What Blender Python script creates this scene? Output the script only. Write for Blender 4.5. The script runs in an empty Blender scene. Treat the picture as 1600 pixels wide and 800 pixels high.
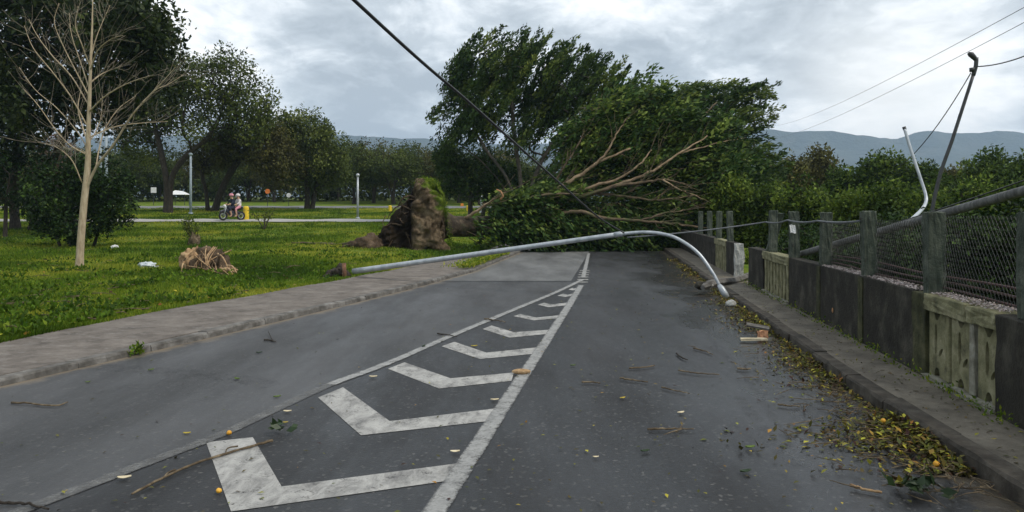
import bpy, bmesh, math, random
import numpy as np
from mathutils import Vector, Matrix, noise as mnoise

R = math.radians
random.seed(7)
rng = np.random.default_rng(11)
sc = bpy.context.scene
COL = sc.collection

# ------------------------------------------------------------------ camera
EYE, FOC, HOR = 1.7, 1156.0, 330.0
cam = bpy.data.cameras.new("camera")
cam.sensor_width = 36.0
cam.lens = FOC / 1600 * 36.0
cam.shift_y = -(400 - HOR) / 1600
cam.clip_start, cam.clip_end = 0.05, 20000
camo = bpy.data.objects.new("camera", cam)
camo.location = (0, 0, EYE)
camo.rotation_euler = (R(90), 0, 0)
COL.objects.link(camo)
sc.camera = camo

# ------------------------------------------------------------------ world, sun, exposure
SUN_EL, SUN_AZ = R(50), R(118)          # azimuth measured from +Y towards +X
world = bpy.data.worlds.new("World")
sc.world = world
world.use_nodes = True
wn, wl = world.node_tree.nodes, world.node_tree.links
wn.clear()
def N(nodes, t, **kw):
    n = nodes.new(t)
    for k, v in kw.items():
        setattr(n, k, v)
    return n
sky = N(wn, 'ShaderNodeTexSky', sky_type='NISHITA', sun_disc=False)
sky.sun_elevation, sky.sun_rotation = SUN_EL, SUN_AZ
bg1 = N(wn, 'ShaderNodeBackground'); bg1.inputs[1].default_value = 0.1
wl.new(sky.outputs[0], bg1.inputs[0])
geo = N(wn, 'ShaderNodeTexCoord')
sep = N(wn, 'ShaderNodeSeparateXYZ'); wl.new(geo.outputs['Generated'], sep.inputs[0])
def M(op, a, b=None, c=None, nodes=wn, links=wl, clamp=False):
    n = N(nodes, 'ShaderNodeMath', operation=op); n.use_clamp = clamp
    for i, v in enumerate((a, b, c)):
        if v is None: continue
        if hasattr(v, 'links'): links.new(v, n.inputs[i])
        else: n.inputs[i].default_value = v
    return n.outputs[0]
zc = M('MAXIMUM', sep.outputs[2], 0.0)
den = M('ADD', zc, 0.30)
px_ = M('DIVIDE', sep.outputs[0], den)
py_ = M('DIVIDE', sep.outputs[1], den)
cmb = N(wn, 'ShaderNodeCombineXYZ'); wl.new(px_, cmb.inputs[0]); wl.new(py_, cmb.inputs[1])
cmb.inputs[2].default_value = 3.7
def wnoise(scale, detail, rough, dist=0.0):
    n = N(wn, 'ShaderNodeTexNoise'); n.inputs['Scale'].default_value = scale
    n.inputs['Detail'].default_value = detail; n.inputs['Roughness'].default_value = rough
    n.inputs['Distortion'].default_value = dist
    wl.new(cmb.outputs[0], n.inputs['Vector'])
    return n.outputs['Fac']
n1 = wnoise(3.3, 10, 0.6, 0.35)
n2 = wnoise(1.1, 4, 0.5)
n3 = wnoise(12, 7, 0.62, 0.5)
mixn = M('ADD', M('MULTIPLY', n1, 0.6), M('ADD', M('MULTIPLY', n2, 0.32), M('MULTIPLY', n3, 0.20)))
# two brighter breaks in the cloud cover, as directions on the sky
def lobe(x, y, power):
    v = Vector(((x - 800) / FOC, 1, -(y - HOR) / FOC)).normalized()
    d = N(wn, 'ShaderNodeVectorMath', operation='DOT_PRODUCT')
    wl.new(geo.outputs['Generated'], d.inputs[0]); d.inputs[1].default_value = v
    return M('POWER', M('MAXIMUM', d.outputs['Value'], 0.0), power)
lob = M('ADD', M('MULTIPLY', lobe(1400, 165, 120), 0.15), M('MULTIPLY', lobe(350, 50, 140), 0.12))
lob = M('ADD', lob, M('MULTIPLY', lobe(880, 10, 140), 0.015))
lob = M('SUBTRACT', lob, M('ADD', M('MULTIPLY', lobe(1150, 60, 60), 0.075), M('MULTIPLY', lobe(560, 130, 160), 0.05)))
fac = M('ADD', M('MULTIPLY_ADD', mixn, 1.35, -0.24), lob)
ramp = N(wn, 'ShaderNodeValToRGB')
wl.new(fac, ramp.inputs[0])
e = ramp.color_ramp.elements
e[0].position, e[0].color = 0.39, (0.325, 0.36, 0.39, 1)
e[1].position, e[1].color = 0.70, (0.92, 0.915, 0.90, 1)
m = ramp.color_ramp.elements.new(0.50); m.color = (0.45, 0.49, 0.52, 1)
m = ramp.color_ramp.elements.new(0.57); m.color = (0.61, 0.645, 0.67, 1)
bg2 = N(wn, 'ShaderNodeBackground'); bg2.inputs[1].default_value = 1.0
warm = N(wn, 'ShaderNodeMix', data_type='RGBA')
wl.new(M('MULTIPLY', lobe(1400, 175, 160), 0.75), warm.inputs[0]); wl.new(ramp.outputs[0], warm.inputs[6]); warm.inputs[7].default_value = (0.90, 0.875, 0.82, 1)
wl.new(warm.outputs[2], bg2.inputs[0])
mx = N(wn, 'ShaderNodeMixShader'); mx.inputs[0].default_value = 0.95
wl.new(bg1.outputs[0], mx.inputs[1]); wl.new(bg2.outputs[0], mx.inputs[2])
wo = N(wn, 'ShaderNodeOutputWorld'); wl.new(mx.outputs[0], wo.inputs[0])

sun = bpy.data.lights.new("sun", 'SUN')
sun.energy, sun.angle, sun.color = 1.5, R(16), (1.0, 0.93, 0.82)
suno = bpy.data.objects.new("sun", sun)
d = Vector((math.sin(SUN_AZ) * math.cos(SUN_EL), math.cos(SUN_AZ) * math.cos(SUN_EL), math.sin(SUN_EL)))
suno.rotation_euler = (-d).to_track_quat('-Z', 'Y').to_euler()
suno.location = d * 200
COL.objects.link(suno)
vs = sc.view_settings
vs.view_transform, vs.look, vs.exposure, vs.gamma, vs.use_curve_mapping = 'Standard', 'None', 0.70, 1.0, False
sc.render.engine = 'CYCLES'
cy = sc.cycles
cy.max_bounces, cy.diffuse_bounces, cy.glossy_bounces, cy.transmission_bounces, cy.transparent_max_bounces, cy.volume_bounces = 5, 3, 2, 3, 6, 1
cy.use_denoising = True
cy.sample_clamp_indirect = 4.0

# ------------------------------------------------------------------ geometry helpers
def P(x, y, Y):
    """world point at depth Y seen at photograph pixel (x, y)"""
    return np.array(((x - 800) / FOC * Y, Y, EYE - (y - HOR) / FOC * Y))
def G(x, y, z=0.0):
    """world point on the level z seen at photograph pixel (x, y)"""
    Y = (EYE - z) * FOC / (y - HOR)
    return np.array(((x - 800) / FOC * Y, Y, z))

def tag(o, label=None, cat=None, group=None, kind=None):
    if label: o['label'] = label
    if cat: o['category'] = cat
    if group: o['group'] = group
    if kind: o['kind'] = kind
    return o
def empty(name, loc, label, cat, group=None, rz=0):
    o = bpy.data.objects.new(name, None)
    o.location = loc; o.rotation_euler = (0, 0, rz)
    o.empty_display_size = 0.2
    COL.objects.link(o)
    return tag(o, label, cat, group)
def link(name, me, mat=None, parent=None, world_space=True):
    o = bpy.data.objects.new(name, me)
    if mat is not None and len(me.materials) == 0:
        for m_ in (mat if isinstance(mat, (list, tuple)) else [mat]): me.materials.append(m_)
    COL.objects.link(o)
    if parent is not None:
        o.parent = parent
        if world_space:
            o.matrix_parent_inverse = pm(parent).inverted()
    return o
def pm(o):
    m_ = Matrix.LocRotScale(o.location, o.rotation_euler, o.scale)
    if o.parent is not None:
        return pm(o.parent) @ o.matrix_parent_inverse @ m_
    return m_
def dup(root, loc, rz=0.0, scale=None, label=None, group=None):
    r = root.copy(); COL.objects.link(r); r.location = loc; r.rotation_euler = (0, 0, rz)
    if scale is not None: r.scale = scale
    if label: r['label'] = label
    if group: r['group'] = group
    for ch in list(root.children):
        c = ch.copy(); COL.objects.link(c); c.parent = r; c.matrix_parent_inverse = ch.matrix_parent_inverse
        for g in ch.children:
            k = g.copy(); COL.objects.link(k); k.parent = c; k.matrix_parent_inverse = g.matrix_parent_inverse
    return r
def np_mesh(name, verts, faces_flat, nper, smooth=False, face_attr=None):
    """fast mesh from numpy: all faces have nper corners"""
    me = bpy.data.meshes.new(name)
    nv, nf = len(verts), len(faces_flat) // nper
    me.vertices.add(nv); me.vertices.foreach_set('co', np.asarray(verts, dtype=np.float32).ravel())
    me.loops.add(nf * nper); me.loops.foreach_set('vertex_index', np.asarray(faces_flat, dtype=np.int32))
    me.polygons.add(nf)
    me.polygons.foreach_set('loop_start', np.arange(0, nf * nper, nper, dtype=np.int32))
    me.polygons.foreach_set('loop_total', np.full(nf, nper, dtype=np.int32))
    if smooth: me.polygons.foreach_set('use_smooth', np.ones(nf, dtype=bool))
    me.update(calc_edges=True)
    if face_attr is not None:
        for k, v in face_attr.items():
            a = me.attributes.new(k, 'FLOAT', 'FACE'); a.data.foreach_set('value', np.asarray(v, dtype=np.float32))
    return me
class MB:
    def __init__(s): s.v, s.f = [], []
    def add(s, v, f):
        o = len(s.v); s.v += [tuple(map(float, q)) for q in v]; s.f += [tuple(i + o for i in q) for q in f]; return s
    def hexa(s, c):
        return s.add(c, [(0, 3, 2, 1), (4, 5, 6, 7), (0, 1, 5, 4), (1, 2, 6, 5), (2, 3, 7, 6), (3, 0, 4, 7)])
    def box(s, x0, x1, y0, y1, z0, z1):
        return s.hexa([(x0, y0, z0), (x1, y0, z0), (x1, y1, z0), (x0, y1, z0), (x0, y0, z1), (x1, y0, z1), (x1, y1, z1), (x0, y1, z1)])
    def tube(s, pts, rad, n=8, caps=True):
        v, f = tube(pts, rad, n, caps); return s.add(v, f)
    def mesh(s, name, smooth=False):
        me = bpy.data.meshes.new(name); me.from_pydata(s.v, [], s.f); me.update()
        if smooth:
            me.polygons.foreach_set('use_smooth', [True] * len(me.polygons))
        return me
    def build(s, name, mat, parent=None, smooth=False, bevel=0.0, seg=1):
        o = link(name, s.mesh(name, smooth), mat, parent)
        if bevel:
            b = o.modifiers.new('bevel', 'BEVEL'); b.width = bevel; b.segments = seg; b.limit_method = 'ANGLE'
        return o
def frames(pts):
    pts = np.asarray(pts, float)
    t = np.gradient(pts, axis=0) if len(pts) > 2 else np.repeat((pts[-1:] - pts[:1]), len(pts), 0)
    t /= np.linalg.norm(t, axis=1, keepdims=True) + 1e-9
    ref = np.array((0., 0., 1.)) if abs(t[0][2]) < 0.9 else np.array((1., 0., 0.))
    us, vs_ = [], []
    u = np.cross(t[0], ref); u /= np.linalg.norm(u)
    for i in range(len(pts)):
        u = u - t[i] * np.dot(u, t[i]); u /= np.linalg.norm(u) + 1e-9
        us.append(u); vs_.append(np.cross(t[i], u))
    return np.array(us), np.array(vs_)
def tube(pts, rad, n=8, caps=True):
    pts = np.asarray(pts, float); k = len(pts)
    rad = np.broadcast_to(np.asarray(rad, float), (k,))
    u, w = frames(pts)
    a = np.arange(n) / n * 2 * math.pi
    ring = pts[:, None, :] + rad[:, None, None] * (np.cos(a)[None, :, None] * u[:, None, :] + np.sin(a)[None, :, None] * w[:, None, :])
    v = ring.reshape(-1, 3)
    f = []
    for i in range(k - 1):
        for j in range(n):
            j2 = (j + 1) % n
            f.append((i * n + j, i * n + j2, (i + 1) * n + j2, (i + 1) * n + j))
    if caps:
        f.append(tuple(range(n - 1, -1, -1))); f.append(tuple((k - 1) * n + j for j in range(n)))
    return [tuple(q) for q in v], f
def smooth_path(pts, n):
    """Catmull-Rom through pts, n samples"""
    p = np.asarray(pts, float)
    p = np.vstack([2 * p[0] - p[1], p, 2 * p[-1] - p[-2]])
    out = []
    m_ = len(p) - 3
    for q in np.linspace(0, m_ - 1e-6, n):
        i = int(q); t = q - i
        a, b, c, dd = p[i], p[i + 1], p[i + 2], p[i + 3]
        out.append(0.5 * ((2 * b) + (-a + c) * t + (2 * a - 5 * b + 4 * c - dd) * t * t + (-a + 3 * b - 3 * c + dd) * t ** 3))
    return np.array(out)

# ------------------------------------------------------------------ materials
def new_mat(name):
    mt = bpy.data.materials.new(name); mt.use_nodes = True
    nt = mt.node_tree; nt.nodes.clear()
    out = N(nt.nodes, 'ShaderNodeOutputMaterial'); bs = N(nt.nodes, 'ShaderNodeBsdfPrincipled')
    nt.links.new(bs.outputs[0], out.inputs[0])
    return mt, nt, bs, out
def noise_node(nt, scale, detail=5, rough=0.6, vec=None, dist=0.0):
    n = N(nt.nodes, 'ShaderNodeTexNoise')
    n.inputs['Scale'].default_value = scale; n.inputs['Detail'].default_value = detail
    n.inputs['Roughness'].default_value = rough; n.inputs['Distortion'].default_value = dist
    if vec is not None: nt.links.new(vec, n.inputs['Vector'])
    return n.outputs['Fac']
def ramp_node(nt, fac, stops):
    r = N(nt.nodes, 'ShaderNodeValToRGB'); nt.links.new(fac, r.inputs[0])
    el = r.color_ramp.elements
    while len(el) < len(stops): el.new(0.5)
    for i, (p, c) in enumerate(stops):
        el[i].position = p; el[i].color = (*c, 1) if len(c) == 3 else c
    return r.outputs[0]
def mixc(nt, f, a, b):
    n = N(nt.nodes, 'ShaderNodeMix', data_type='RGBA')
    for s_, v in ((n.inputs[0], f), (n.inputs[6], a), (n.inputs[7], b)):
        if hasattr(v, 'links'): nt.links.new(v, s_)
        else: s_.default_value = (*v, 1) if isinstance(v, tuple) else v
    return n.outputs[2]
def bump(nt, bs, h, strength=0.4, dist=0.02):
    b = N(nt.nodes, 'ShaderNodeBump'); b.inputs['Strength'].default_value = strength; b.inputs['Distance'].default_value = dist
    nt.links.new(h, b.inputs['Height']); nt.links.new(b.outputs[0], bs.inputs['Normal'])
def pos_vec(nt):
    return N(nt.nodes, 'ShaderNodeNewGeometry').outputs['Position']
def obj_vec(nt):
    return N(nt.nodes, 'ShaderNodeTexCoord').outputs['Object']
def stretch(nt, vec, s):
    mp = N(nt.nodes, 'ShaderNodeMapping'); nt.links.new(vec, mp.inputs[0]); mp.inputs['Scale'].default_value = s
    return mp.outputs[0]
def MM(nt, op, a, b=None, c=None, clamp=False):
    return M(op, a, b, c, nt.nodes, nt.links, clamp)
def rough_mat(name, stops, scale, rough=0.85, bstr=0.5, bdist=0.02, stretch_by=None, metal=0.0, scale2=None, spots=None, spec=0.3):
    mt, nt, bs, out = new_mat(name)
    v = obj_vec(nt)
    if stretch_by: v = stretch(nt, v, stretch_by)
    f = noise_node(nt, scale, 7, 0.62, v)
    c = ramp_node(nt, f, stops)
    if spots:
        f2 = noise_node(nt, spots[0], 5, 0.65, v)
        c = mixc(nt, ramp_node(nt, f2, [(spots[1], (0, 0, 0)), (spots[2], (1, 1, 1))]), c, spots[3])
    nt.links.new(c, bs.inputs['Base Color'])
    bs.inputs['Roughness'].default_value = rough; bs.inputs['Metallic'].default_value = metal
    bs.inputs['Specular IOR Level'].default_value = spec
    if bstr:
        bump(nt, bs, noise_node(nt, scale2 or scale * 3, 6, 0.65, v), bstr, bdist)
    return mt
def leaf_mat(name, dark, mid, light, transl=0.3, rough=0.5, hue=0.012):
    mt, nt, bs, out = new_mat(name)
    at = N(nt.nodes, 'ShaderNodeAttribute', attribute_name='tint')
    isl = N(nt.nodes, 'ShaderNodeNewGeometry').outputs['Random Per Island']
    f = MM(nt, 'ADD', at.outputs['Fac'], MM(nt, 'MULTIPLY_ADD', isl, 0.36, -0.18), clamp=True)
    c = ramp_node(nt, f, [(0.0, dark), (0.5, mid), (1.0, light)])
    hs = N(nt.nodes, 'ShaderNodeHueSaturation'); nt.links.new(c, hs.inputs['Color'])
    nt.links.new(MM(nt, 'MULTIPLY_ADD', isl, hue * 2, 0.5 - hue), hs.inputs['Hue'])
    nt.links.new(hs.outputs[0], bs.inputs['Base Color'])
    bs.inputs['Roughness'].default_value = rough; bs.inputs['Specular IOR Level'].default_value = 0.16
    tr = N(nt.nodes, 'ShaderNodeBsdfTranslucent'); nt.links.new(hs.outputs[0], tr.inputs[0])
    mxs = N(nt.nodes, 'ShaderNodeMixShader'); mxs.inputs[0].default_value = transl
    nt.links.new(bs.outputs[0], mxs.inputs[1]); nt.links.new(tr.outputs[0], mxs.inputs[2]); nt.links.new(mxs.outputs[0], out.inputs[0])
    return mt

MAT = {}
MAT['concrete_post'] = rough_mat('weathered_post', [(0.3, (0.035, 0.045, 0.034)), (0.5, (0.065, 0.078, 0.06)), (0.72, (0.13, 0.14, 0.11))], 7, 0.92, 0.8, 0.02, None, scale2=40, spots=(16, 0.56, 0.72, (0.035, 0.036, 0.03)))
MAT['black_wall'] = rough_mat('black_stained_concrete', [(0.3, (0.012, 0.011, 0.0085)), (0.52, (0.030, 0.0275, 0.021)), (0.72, (0.085, 0.078, 0.060))], 3.2, 0.9, 0.9, 0.02, (1, 1, 0.8), scale2=34, spots=(14, 0.66, 0.84, (0.085, 0.08, 0.066)))
MAT['mossy'] = rough_mat('mossy_pale_concrete', [(0.3, (0.10, 0.10, 0.055)), (0.5, (0.20, 0.19, 0.105)), (0.7, (0.33, 0.31, 0.20))], 6, 0.92, 0.8, 0.015, None, scale2=45, spots=(5, 0.56, 0.74, (0.05, 0.047, 0.032)))
MAT['raw_concrete'] = rough_mat('broken_pale_concrete', [(0.3, (0.25, 0.25, 0.23)), (0.55, (0.48, 0.48, 0.45)), (0.75, (0.62, 0.61, 0.58))], 12, 0.95, 0.9, 0.03)
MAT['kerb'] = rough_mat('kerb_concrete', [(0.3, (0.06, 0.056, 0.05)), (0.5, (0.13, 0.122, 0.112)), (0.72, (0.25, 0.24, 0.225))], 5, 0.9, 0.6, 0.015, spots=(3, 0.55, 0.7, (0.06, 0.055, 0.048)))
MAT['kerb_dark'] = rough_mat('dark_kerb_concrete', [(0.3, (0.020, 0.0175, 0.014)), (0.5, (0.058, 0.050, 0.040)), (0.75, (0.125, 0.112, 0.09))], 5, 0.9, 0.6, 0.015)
MAT['steel'] = rough_mat('galvanised_steel', [(0.3, (0.30, 0.33, 0.355)), (0.5, (0.44, 0.47, 0.50)), (0.75, (0.58, 0.60, 0.62))], 6, 0.4, 0.1, 0.003, metal=0.35, spec=0.5)
MAT['dark_metal'] = rough_mat('dark_metal', [(0.3, (0.016, 0.017, 0.019)), (0.7, (0.04, 0.042, 0.045))], 8, 0.5, 0.1, 0.003, spec=0.5)
MAT['wire'] = rough_mat('wire_metal', [(0.3, (0.05, 0.052, 0.05)), (0.7, (0.10, 0.10, 0.095))], 12, 0.55, 0.0, metal=0.3)
MAT['rust'] = rough_mat('rusty_rod', [(0.3, (0.05, 0.028, 0.025)), (0.7, (0.11, 0.065, 0.06))], 12, 0.8, 0.2, 0.004)
MAT['cable'] = rough_mat('black_cable', [(0.3, (0.012, 0.012, 0.013)), (0.7, (0.03, 0.03, 0.032))], 12, 0.45, 0.0)
MAT['cable_grey'] = rough_mat('grey_cable', [(0.3, (0.09, 0.096, 0.105)), (0.7, (0.15, 0.16, 0.17))], 12, 0.5, 0.0)
MAT['pole_wood'] = rough_mat('grey_weathered_pole', [(0.3, (0.06, 0.06, 0.058)), (0.5, (0.11, 0.11, 0.107)), (0.75, (0.22, 0.22, 0.21))], 6, 0.8, 0.4, 0.01, (4, 4, 1))
MAT['yellow'] = rough_mat('yellow_paint', [(0.3, (0.68, 0.46, 0.02)), (0.7, (0.80, 0.58, 0.04))], 6, 0.5, 0.1, 0.003)
MAT['white_plastic'] = rough_mat('white_plastic', [(0.3, (0.6, 0.6, 0.6)), (0.7, (0.8, 0.8, 0.8))], 6, 0.5, 0.1, 0.003)
MAT['bark_dark'] = rough_mat('dark_bark', [(0.3, (0.022, 0.018, 0.014)), (0.55, (0.055, 0.045, 0.036)), (0.75, (0.11, 0.095, 0.075))], 5, 0.9, 0.9, 0.04, (3, 3, 0.7))
MAT['bark_fig'] = rough_mat('fig_bark', [(0.3, (0.03, 0.027, 0.022)), (0.55, (0.075, 0.065, 0.052)), (0.75, (0.15, 0.13, 0.105))], 5, 0.9, 0.7, 0.03)
MAT['bark_fallen'] = rough_mat('fallen_bark', [(0.3, (0.04, 0.03, 0.02)), (0.5, (0.11, 0.08, 0.05)), (0.75, (0.25, 0.18, 0.115))], 3, 0.9, 0.8, 0.03, spots=(1.6, 0.5, 0.66, (0.07, 0.085, 0.03)))
MAT['bark_pale'] = rough_mat('pale_bark', [(0.3, (0.24, 0.185, 0.12)), (0.5, (0.40, 0.32, 0.215)), (0.75, (0.52, 0.44, 0.32))], 7, 0.85, 0.4, 0.01, (2, 2, 0.5), spots=(9, 0.64, 0.72, (0.14, 0.10, 0.065)))
MAT['bark_trunk'] = rough_mat('wet_trunk_bark', [(0.3, (0.018, 0.014, 0.010)), (0.5, (0.05, 0.038, 0.026)), (0.72, (0.15, 0.115, 0.08))], 4, 0.9, 1.0, 0.06, spots=(2.2, 0.52, 0.64, (0.035, 0.045, 0.016)), scale2=9)
MAT['bark_torn'] = rough_mat('torn_pale_bark', [(0.3, (0.13, 0.09, 0.055)), (0.5, (0.27, 0.19, 0.12)), (0.75, (0.42, 0.32, 0.21))], 4, 0.9, 0.7, 0.02, spots=(2.5, 0.54, 0.68, (0.09, 0.085, 0.04)))
MAT['twig_grey'] = rough_mat('grey_twigs', [(0.3, (0.15, 0.125, 0.095)), (0.7, (0.29, 0.25, 0.19))], 9, 0.9, 0)
MAT['mossy_dark'] = rough_mat('moss_stained_concrete', [(0.3, (0.018, 0.02, 0.010)), (0.5, (0.048, 0.05, 0.022)), (0.75, (0.11, 0.105, 0.055))], 6, 0.92, 0.8, 0.015, scale2=40)
MAT['twig'] = rough_mat('twig_bark', [(0.3, (0.04, 0.028, 0.018)), (0.5, (0.11, 0.082, 0.05)), (0.75, (0.27, 0.215, 0.14))], 14, 0.9, 0.5, 0.004)
MAT['soil'] = rough_mat('root_soil', [(0.3, (0.03, 0.021, 0.014)), (0.5, (0.085, 0.058, 0.036)), (0.7, (0.17, 0.12, 0.078))], 2.2, 0.95, 1.0, 0.12, scale2=5)
MAT['straw'] = rough_mat('dry_fibres', [(0.3, (0.14, 0.08, 0.04)), (0.5, (0.36, 0.23, 0.12)), (0.75, (0.60, 0.45, 0.27))], 9, 0.9, 0.6, 0.02)
MAT['cut_wood'] = rough_mat('torn_wood', [(0.3, (0.30, 0.14, 0.06)), (0.7, (0.55, 0.32, 0.17))], 12, 0.85, 0.6, 0.01, (4, 4, 1))
MAT['fruit'] = rough_mat('orange_fruit', [(0.3, (0.55, 0.25, 0.02)), (0.7, (0.75, 0.42, 0.05))], 9, 0.45, 0.2, 0.004)
MAT['brick'] = rough_mat('brick_shard', [(0.3, (0.42, 0.19, 0.10)), (0.7, (0.58, 0.33, 0.20))], 14, 0.9, 0.5, 0.006)
MAT['cream'] = rough_mat('cream_leaf', [(0.3, (0.50, 0.42, 0.27)), (0.7, (0.72, 0.64, 0.46))], 14, 0.8, 0.2, 0.003)

LEAF = {
    'big': leaf_mat('broad_dark_leaf', (0.008, 0.016, 0.006), (0.028, 0.044, 0.013), (0.09, 0.105, 0.024), 0.2),
    'park': leaf_mat('park_leaf', (0.022, 0.038, 0.009), (0.078, 0.105, 0.025), (0.18, 0.205, 0.045), 0.22, 0.65),
    'olive': leaf_mat('olive_leaf', (0.038, 0.041, 0.012), (0.095, 0.092, 0.029), (0.18, 0.17, 0.048), 0.22, 0.65),
    'fig': leaf_mat('fig_leaf', (0.014, 0.034, 0.011), (0.056, 0.096, 0.024), (0.18, 0.215, 0.04), 0.2, 0.6),
    'fallen': leaf_mat('fallen_fig_leaf', (0.010, 0.028, 0.008), (0.052, 0.10, 0.022), (0.24, 0.30, 0.06), 0.24, 0.55),
    'scrub': leaf_mat('scrub_leaf', (0.016, 0.034, 0.006), (0.066, 0.110, 0.018), (0.20, 0.26, 0.04), 0.3, 0.65),
    'bush': leaf_mat('glossy_bush_leaf', (0.006, 0.014, 0.005), (0.020, 0.042, 0.011), (0.075, 0.125, 0.025), 0.16, 0.6),
    'dry': leaf_mat('dry_leaf', (0.07, 0.042, 0.035), (0.13, 0.085, 0.07), (0.22, 0.15, 0.12), 0.15),
    'litter': leaf_mat('leaf_litter', (0.045, 0.027, 0.013), (0.098, 0.100, 0.022), (0.44, 0.30, 0.045), 0.12, 0.55, 0.06),
    'grass': leaf_mat('grass_blade', (0.030, 0.068, 0.006), (0.125, 0.205, 0.014), (0.40, 0.385, 0.05), 0.38, 0.65, 0.015),
}

# ------------------------------------------------------------------ terrain, road, pavements
KL = [(-2, -8.0), (2, -6.65), (7.15, -4.95), (9.6, -4.15), (12.5, -3.25), (16.4, -2.13), (20.7, -1.07), (28, 0.0), (90, 8.6)]
KR = [(-2, 2.55), (2, 2.72), (4.27, 2.93), (5.46, 3.03), (7.56, 3.27), (11.56, 3.82), (27.3, 5.92), (90, 14.3)]
BL = [(-2, -10.4), (4, -8.2), (9.13, -6.3), (11.6, -5.85), (14.4, -4.95), (17.9, -3.95), (24.4, -2.35), (29, -1.45), (90, 7.0)]
_k = lambda T: (np.array([a for a, b in T], float), np.array([b for a, b in T], float))
def kl(Y): return np.interp(Y, *_k(KL))
def kr(Y): return np.interp(Y, *_k(KR))
def bl(Y): return np.interp(Y, *_k(BL))
def wallx(Y): return 3.98 + 0.133 * (Y - 7.26)
def sstep(a, b, x):
    t = np.clip((x - a) / (b - a), 0, 1); return t * t * (3 - 2 * t)
def hill(Y):
    return np.where(Y < 16, 0, np.where(Y < 51, 0.000857 * (np.clip(Y, 16, 51) - 16) ** 2, 1.05 + 0.039 * (np.clip(Y, 51, 130) - 51)))
def ground_z(X, Y):
    X, Y = np.asarray(X, float), np.asarray(Y, float)
    dl = bl(Y) - X
    left = 0.072 + sstep(0, 5, dl) * hill(Y) + 0.03 * np.sin(X * 1.3 + 0.7 * Y) * np.sin(Y * 0.9) * sstep(0.3, 2, dl)
    dr = X - (wallx(Y) + 0.2)
    right = 0.05 - 0.5 * sstep(0.5, 8, dr) + np.where(Y > 40, 0, 0)
    mid = -0.12
    z = np.where(dl > -0.25, left, mid)
    z = np.where((dl <= -0.25) & (dl > -1.0), 0.072 + (mid - 0.072) * np.clip((-0.25 - dl) / 0.75, 0, 1), z)
    z = np.where(dr > 0, right, np.where(dr > -0.3, mid + (0.05 - mid) * (dr + 0.3) / 0.3, z))
    return z
def axis(lo, hi, fine_lo, fine_hi, step, growth=1.18):
    a = list(np.arange(fine_lo, fine_hi + step / 2, step))
    s_, x = step, fine_hi
    while x < hi: s_ *= growth; x += s_; a.append(min(x, hi))
    s_, x = step, fine_lo
    while x > lo: s_ *= growth; x -= s_; a.insert(0, max(x, lo))
    return np.array(a)
gx = axis(-6000, 6000, -32, 24, 0.35); gy = axis(-600, 6500, 0, 70, 0.4)
XX, YY = np.meshgrid(gx, gy)
ZZ = ground_z(XX, YY)
nx_, ny_ = len(gx), len(gy)
idx = np.arange(nx_ * ny_).reshape(ny_, nx_)
ff = np.stack([idx[:-1, :-1], idx[:-1, 1:], idx[1:, 1:], idx[1:, :-1]], -1).reshape(-1)
gme = np_mesh('ground', np.stack([XX, YY, ZZ], -1).reshape(-1, 3), ff, 4, True)
mt, nt, bs, out = new_mat('turf')
pv = pos_vec(nt)
c = ramp_node(nt, noise_node(nt, 1.1, 8, 0.7, pv), [(0.28, (0.045, 0.085, 0.010)), (0.46, (0.09, 0.155, 0.014)), (0.6, (0.17, 0.20, 0.025)), (0.74, (0.27, 0.24, 0.06))])
c = mixc(nt, ramp_node(nt, noise_node(nt, 0.35, 6, 0.7, pv), [(0.56, (0, 0, 0)), (0.68, (0.7, 0.7, 0.7))]), c, (0.085, 0.072, 0.035))
sp = N(nt.nodes, 'ShaderNodeSeparateXYZ'); nt.links.new(pv, sp.inputs[0])
c = mixc(nt, MM(nt, 'MULTIPLY_ADD', sp.outputs[1], 0.02, -1.65, clamp=True), c, (0.045, 0.055, 0.02))
nt.links.new(c, bs.inputs['Base Color']); bs.inputs['Roughness'].default_value = 0.95
bs.inputs['Specular IOR Level'].default_value = 0.1
bump(nt, bs, noise_node(nt, 14, 6, 0.75, pv), 1.0, 0.06)
ground = tag(link('ground', gme, mt), kind='structure')

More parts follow.
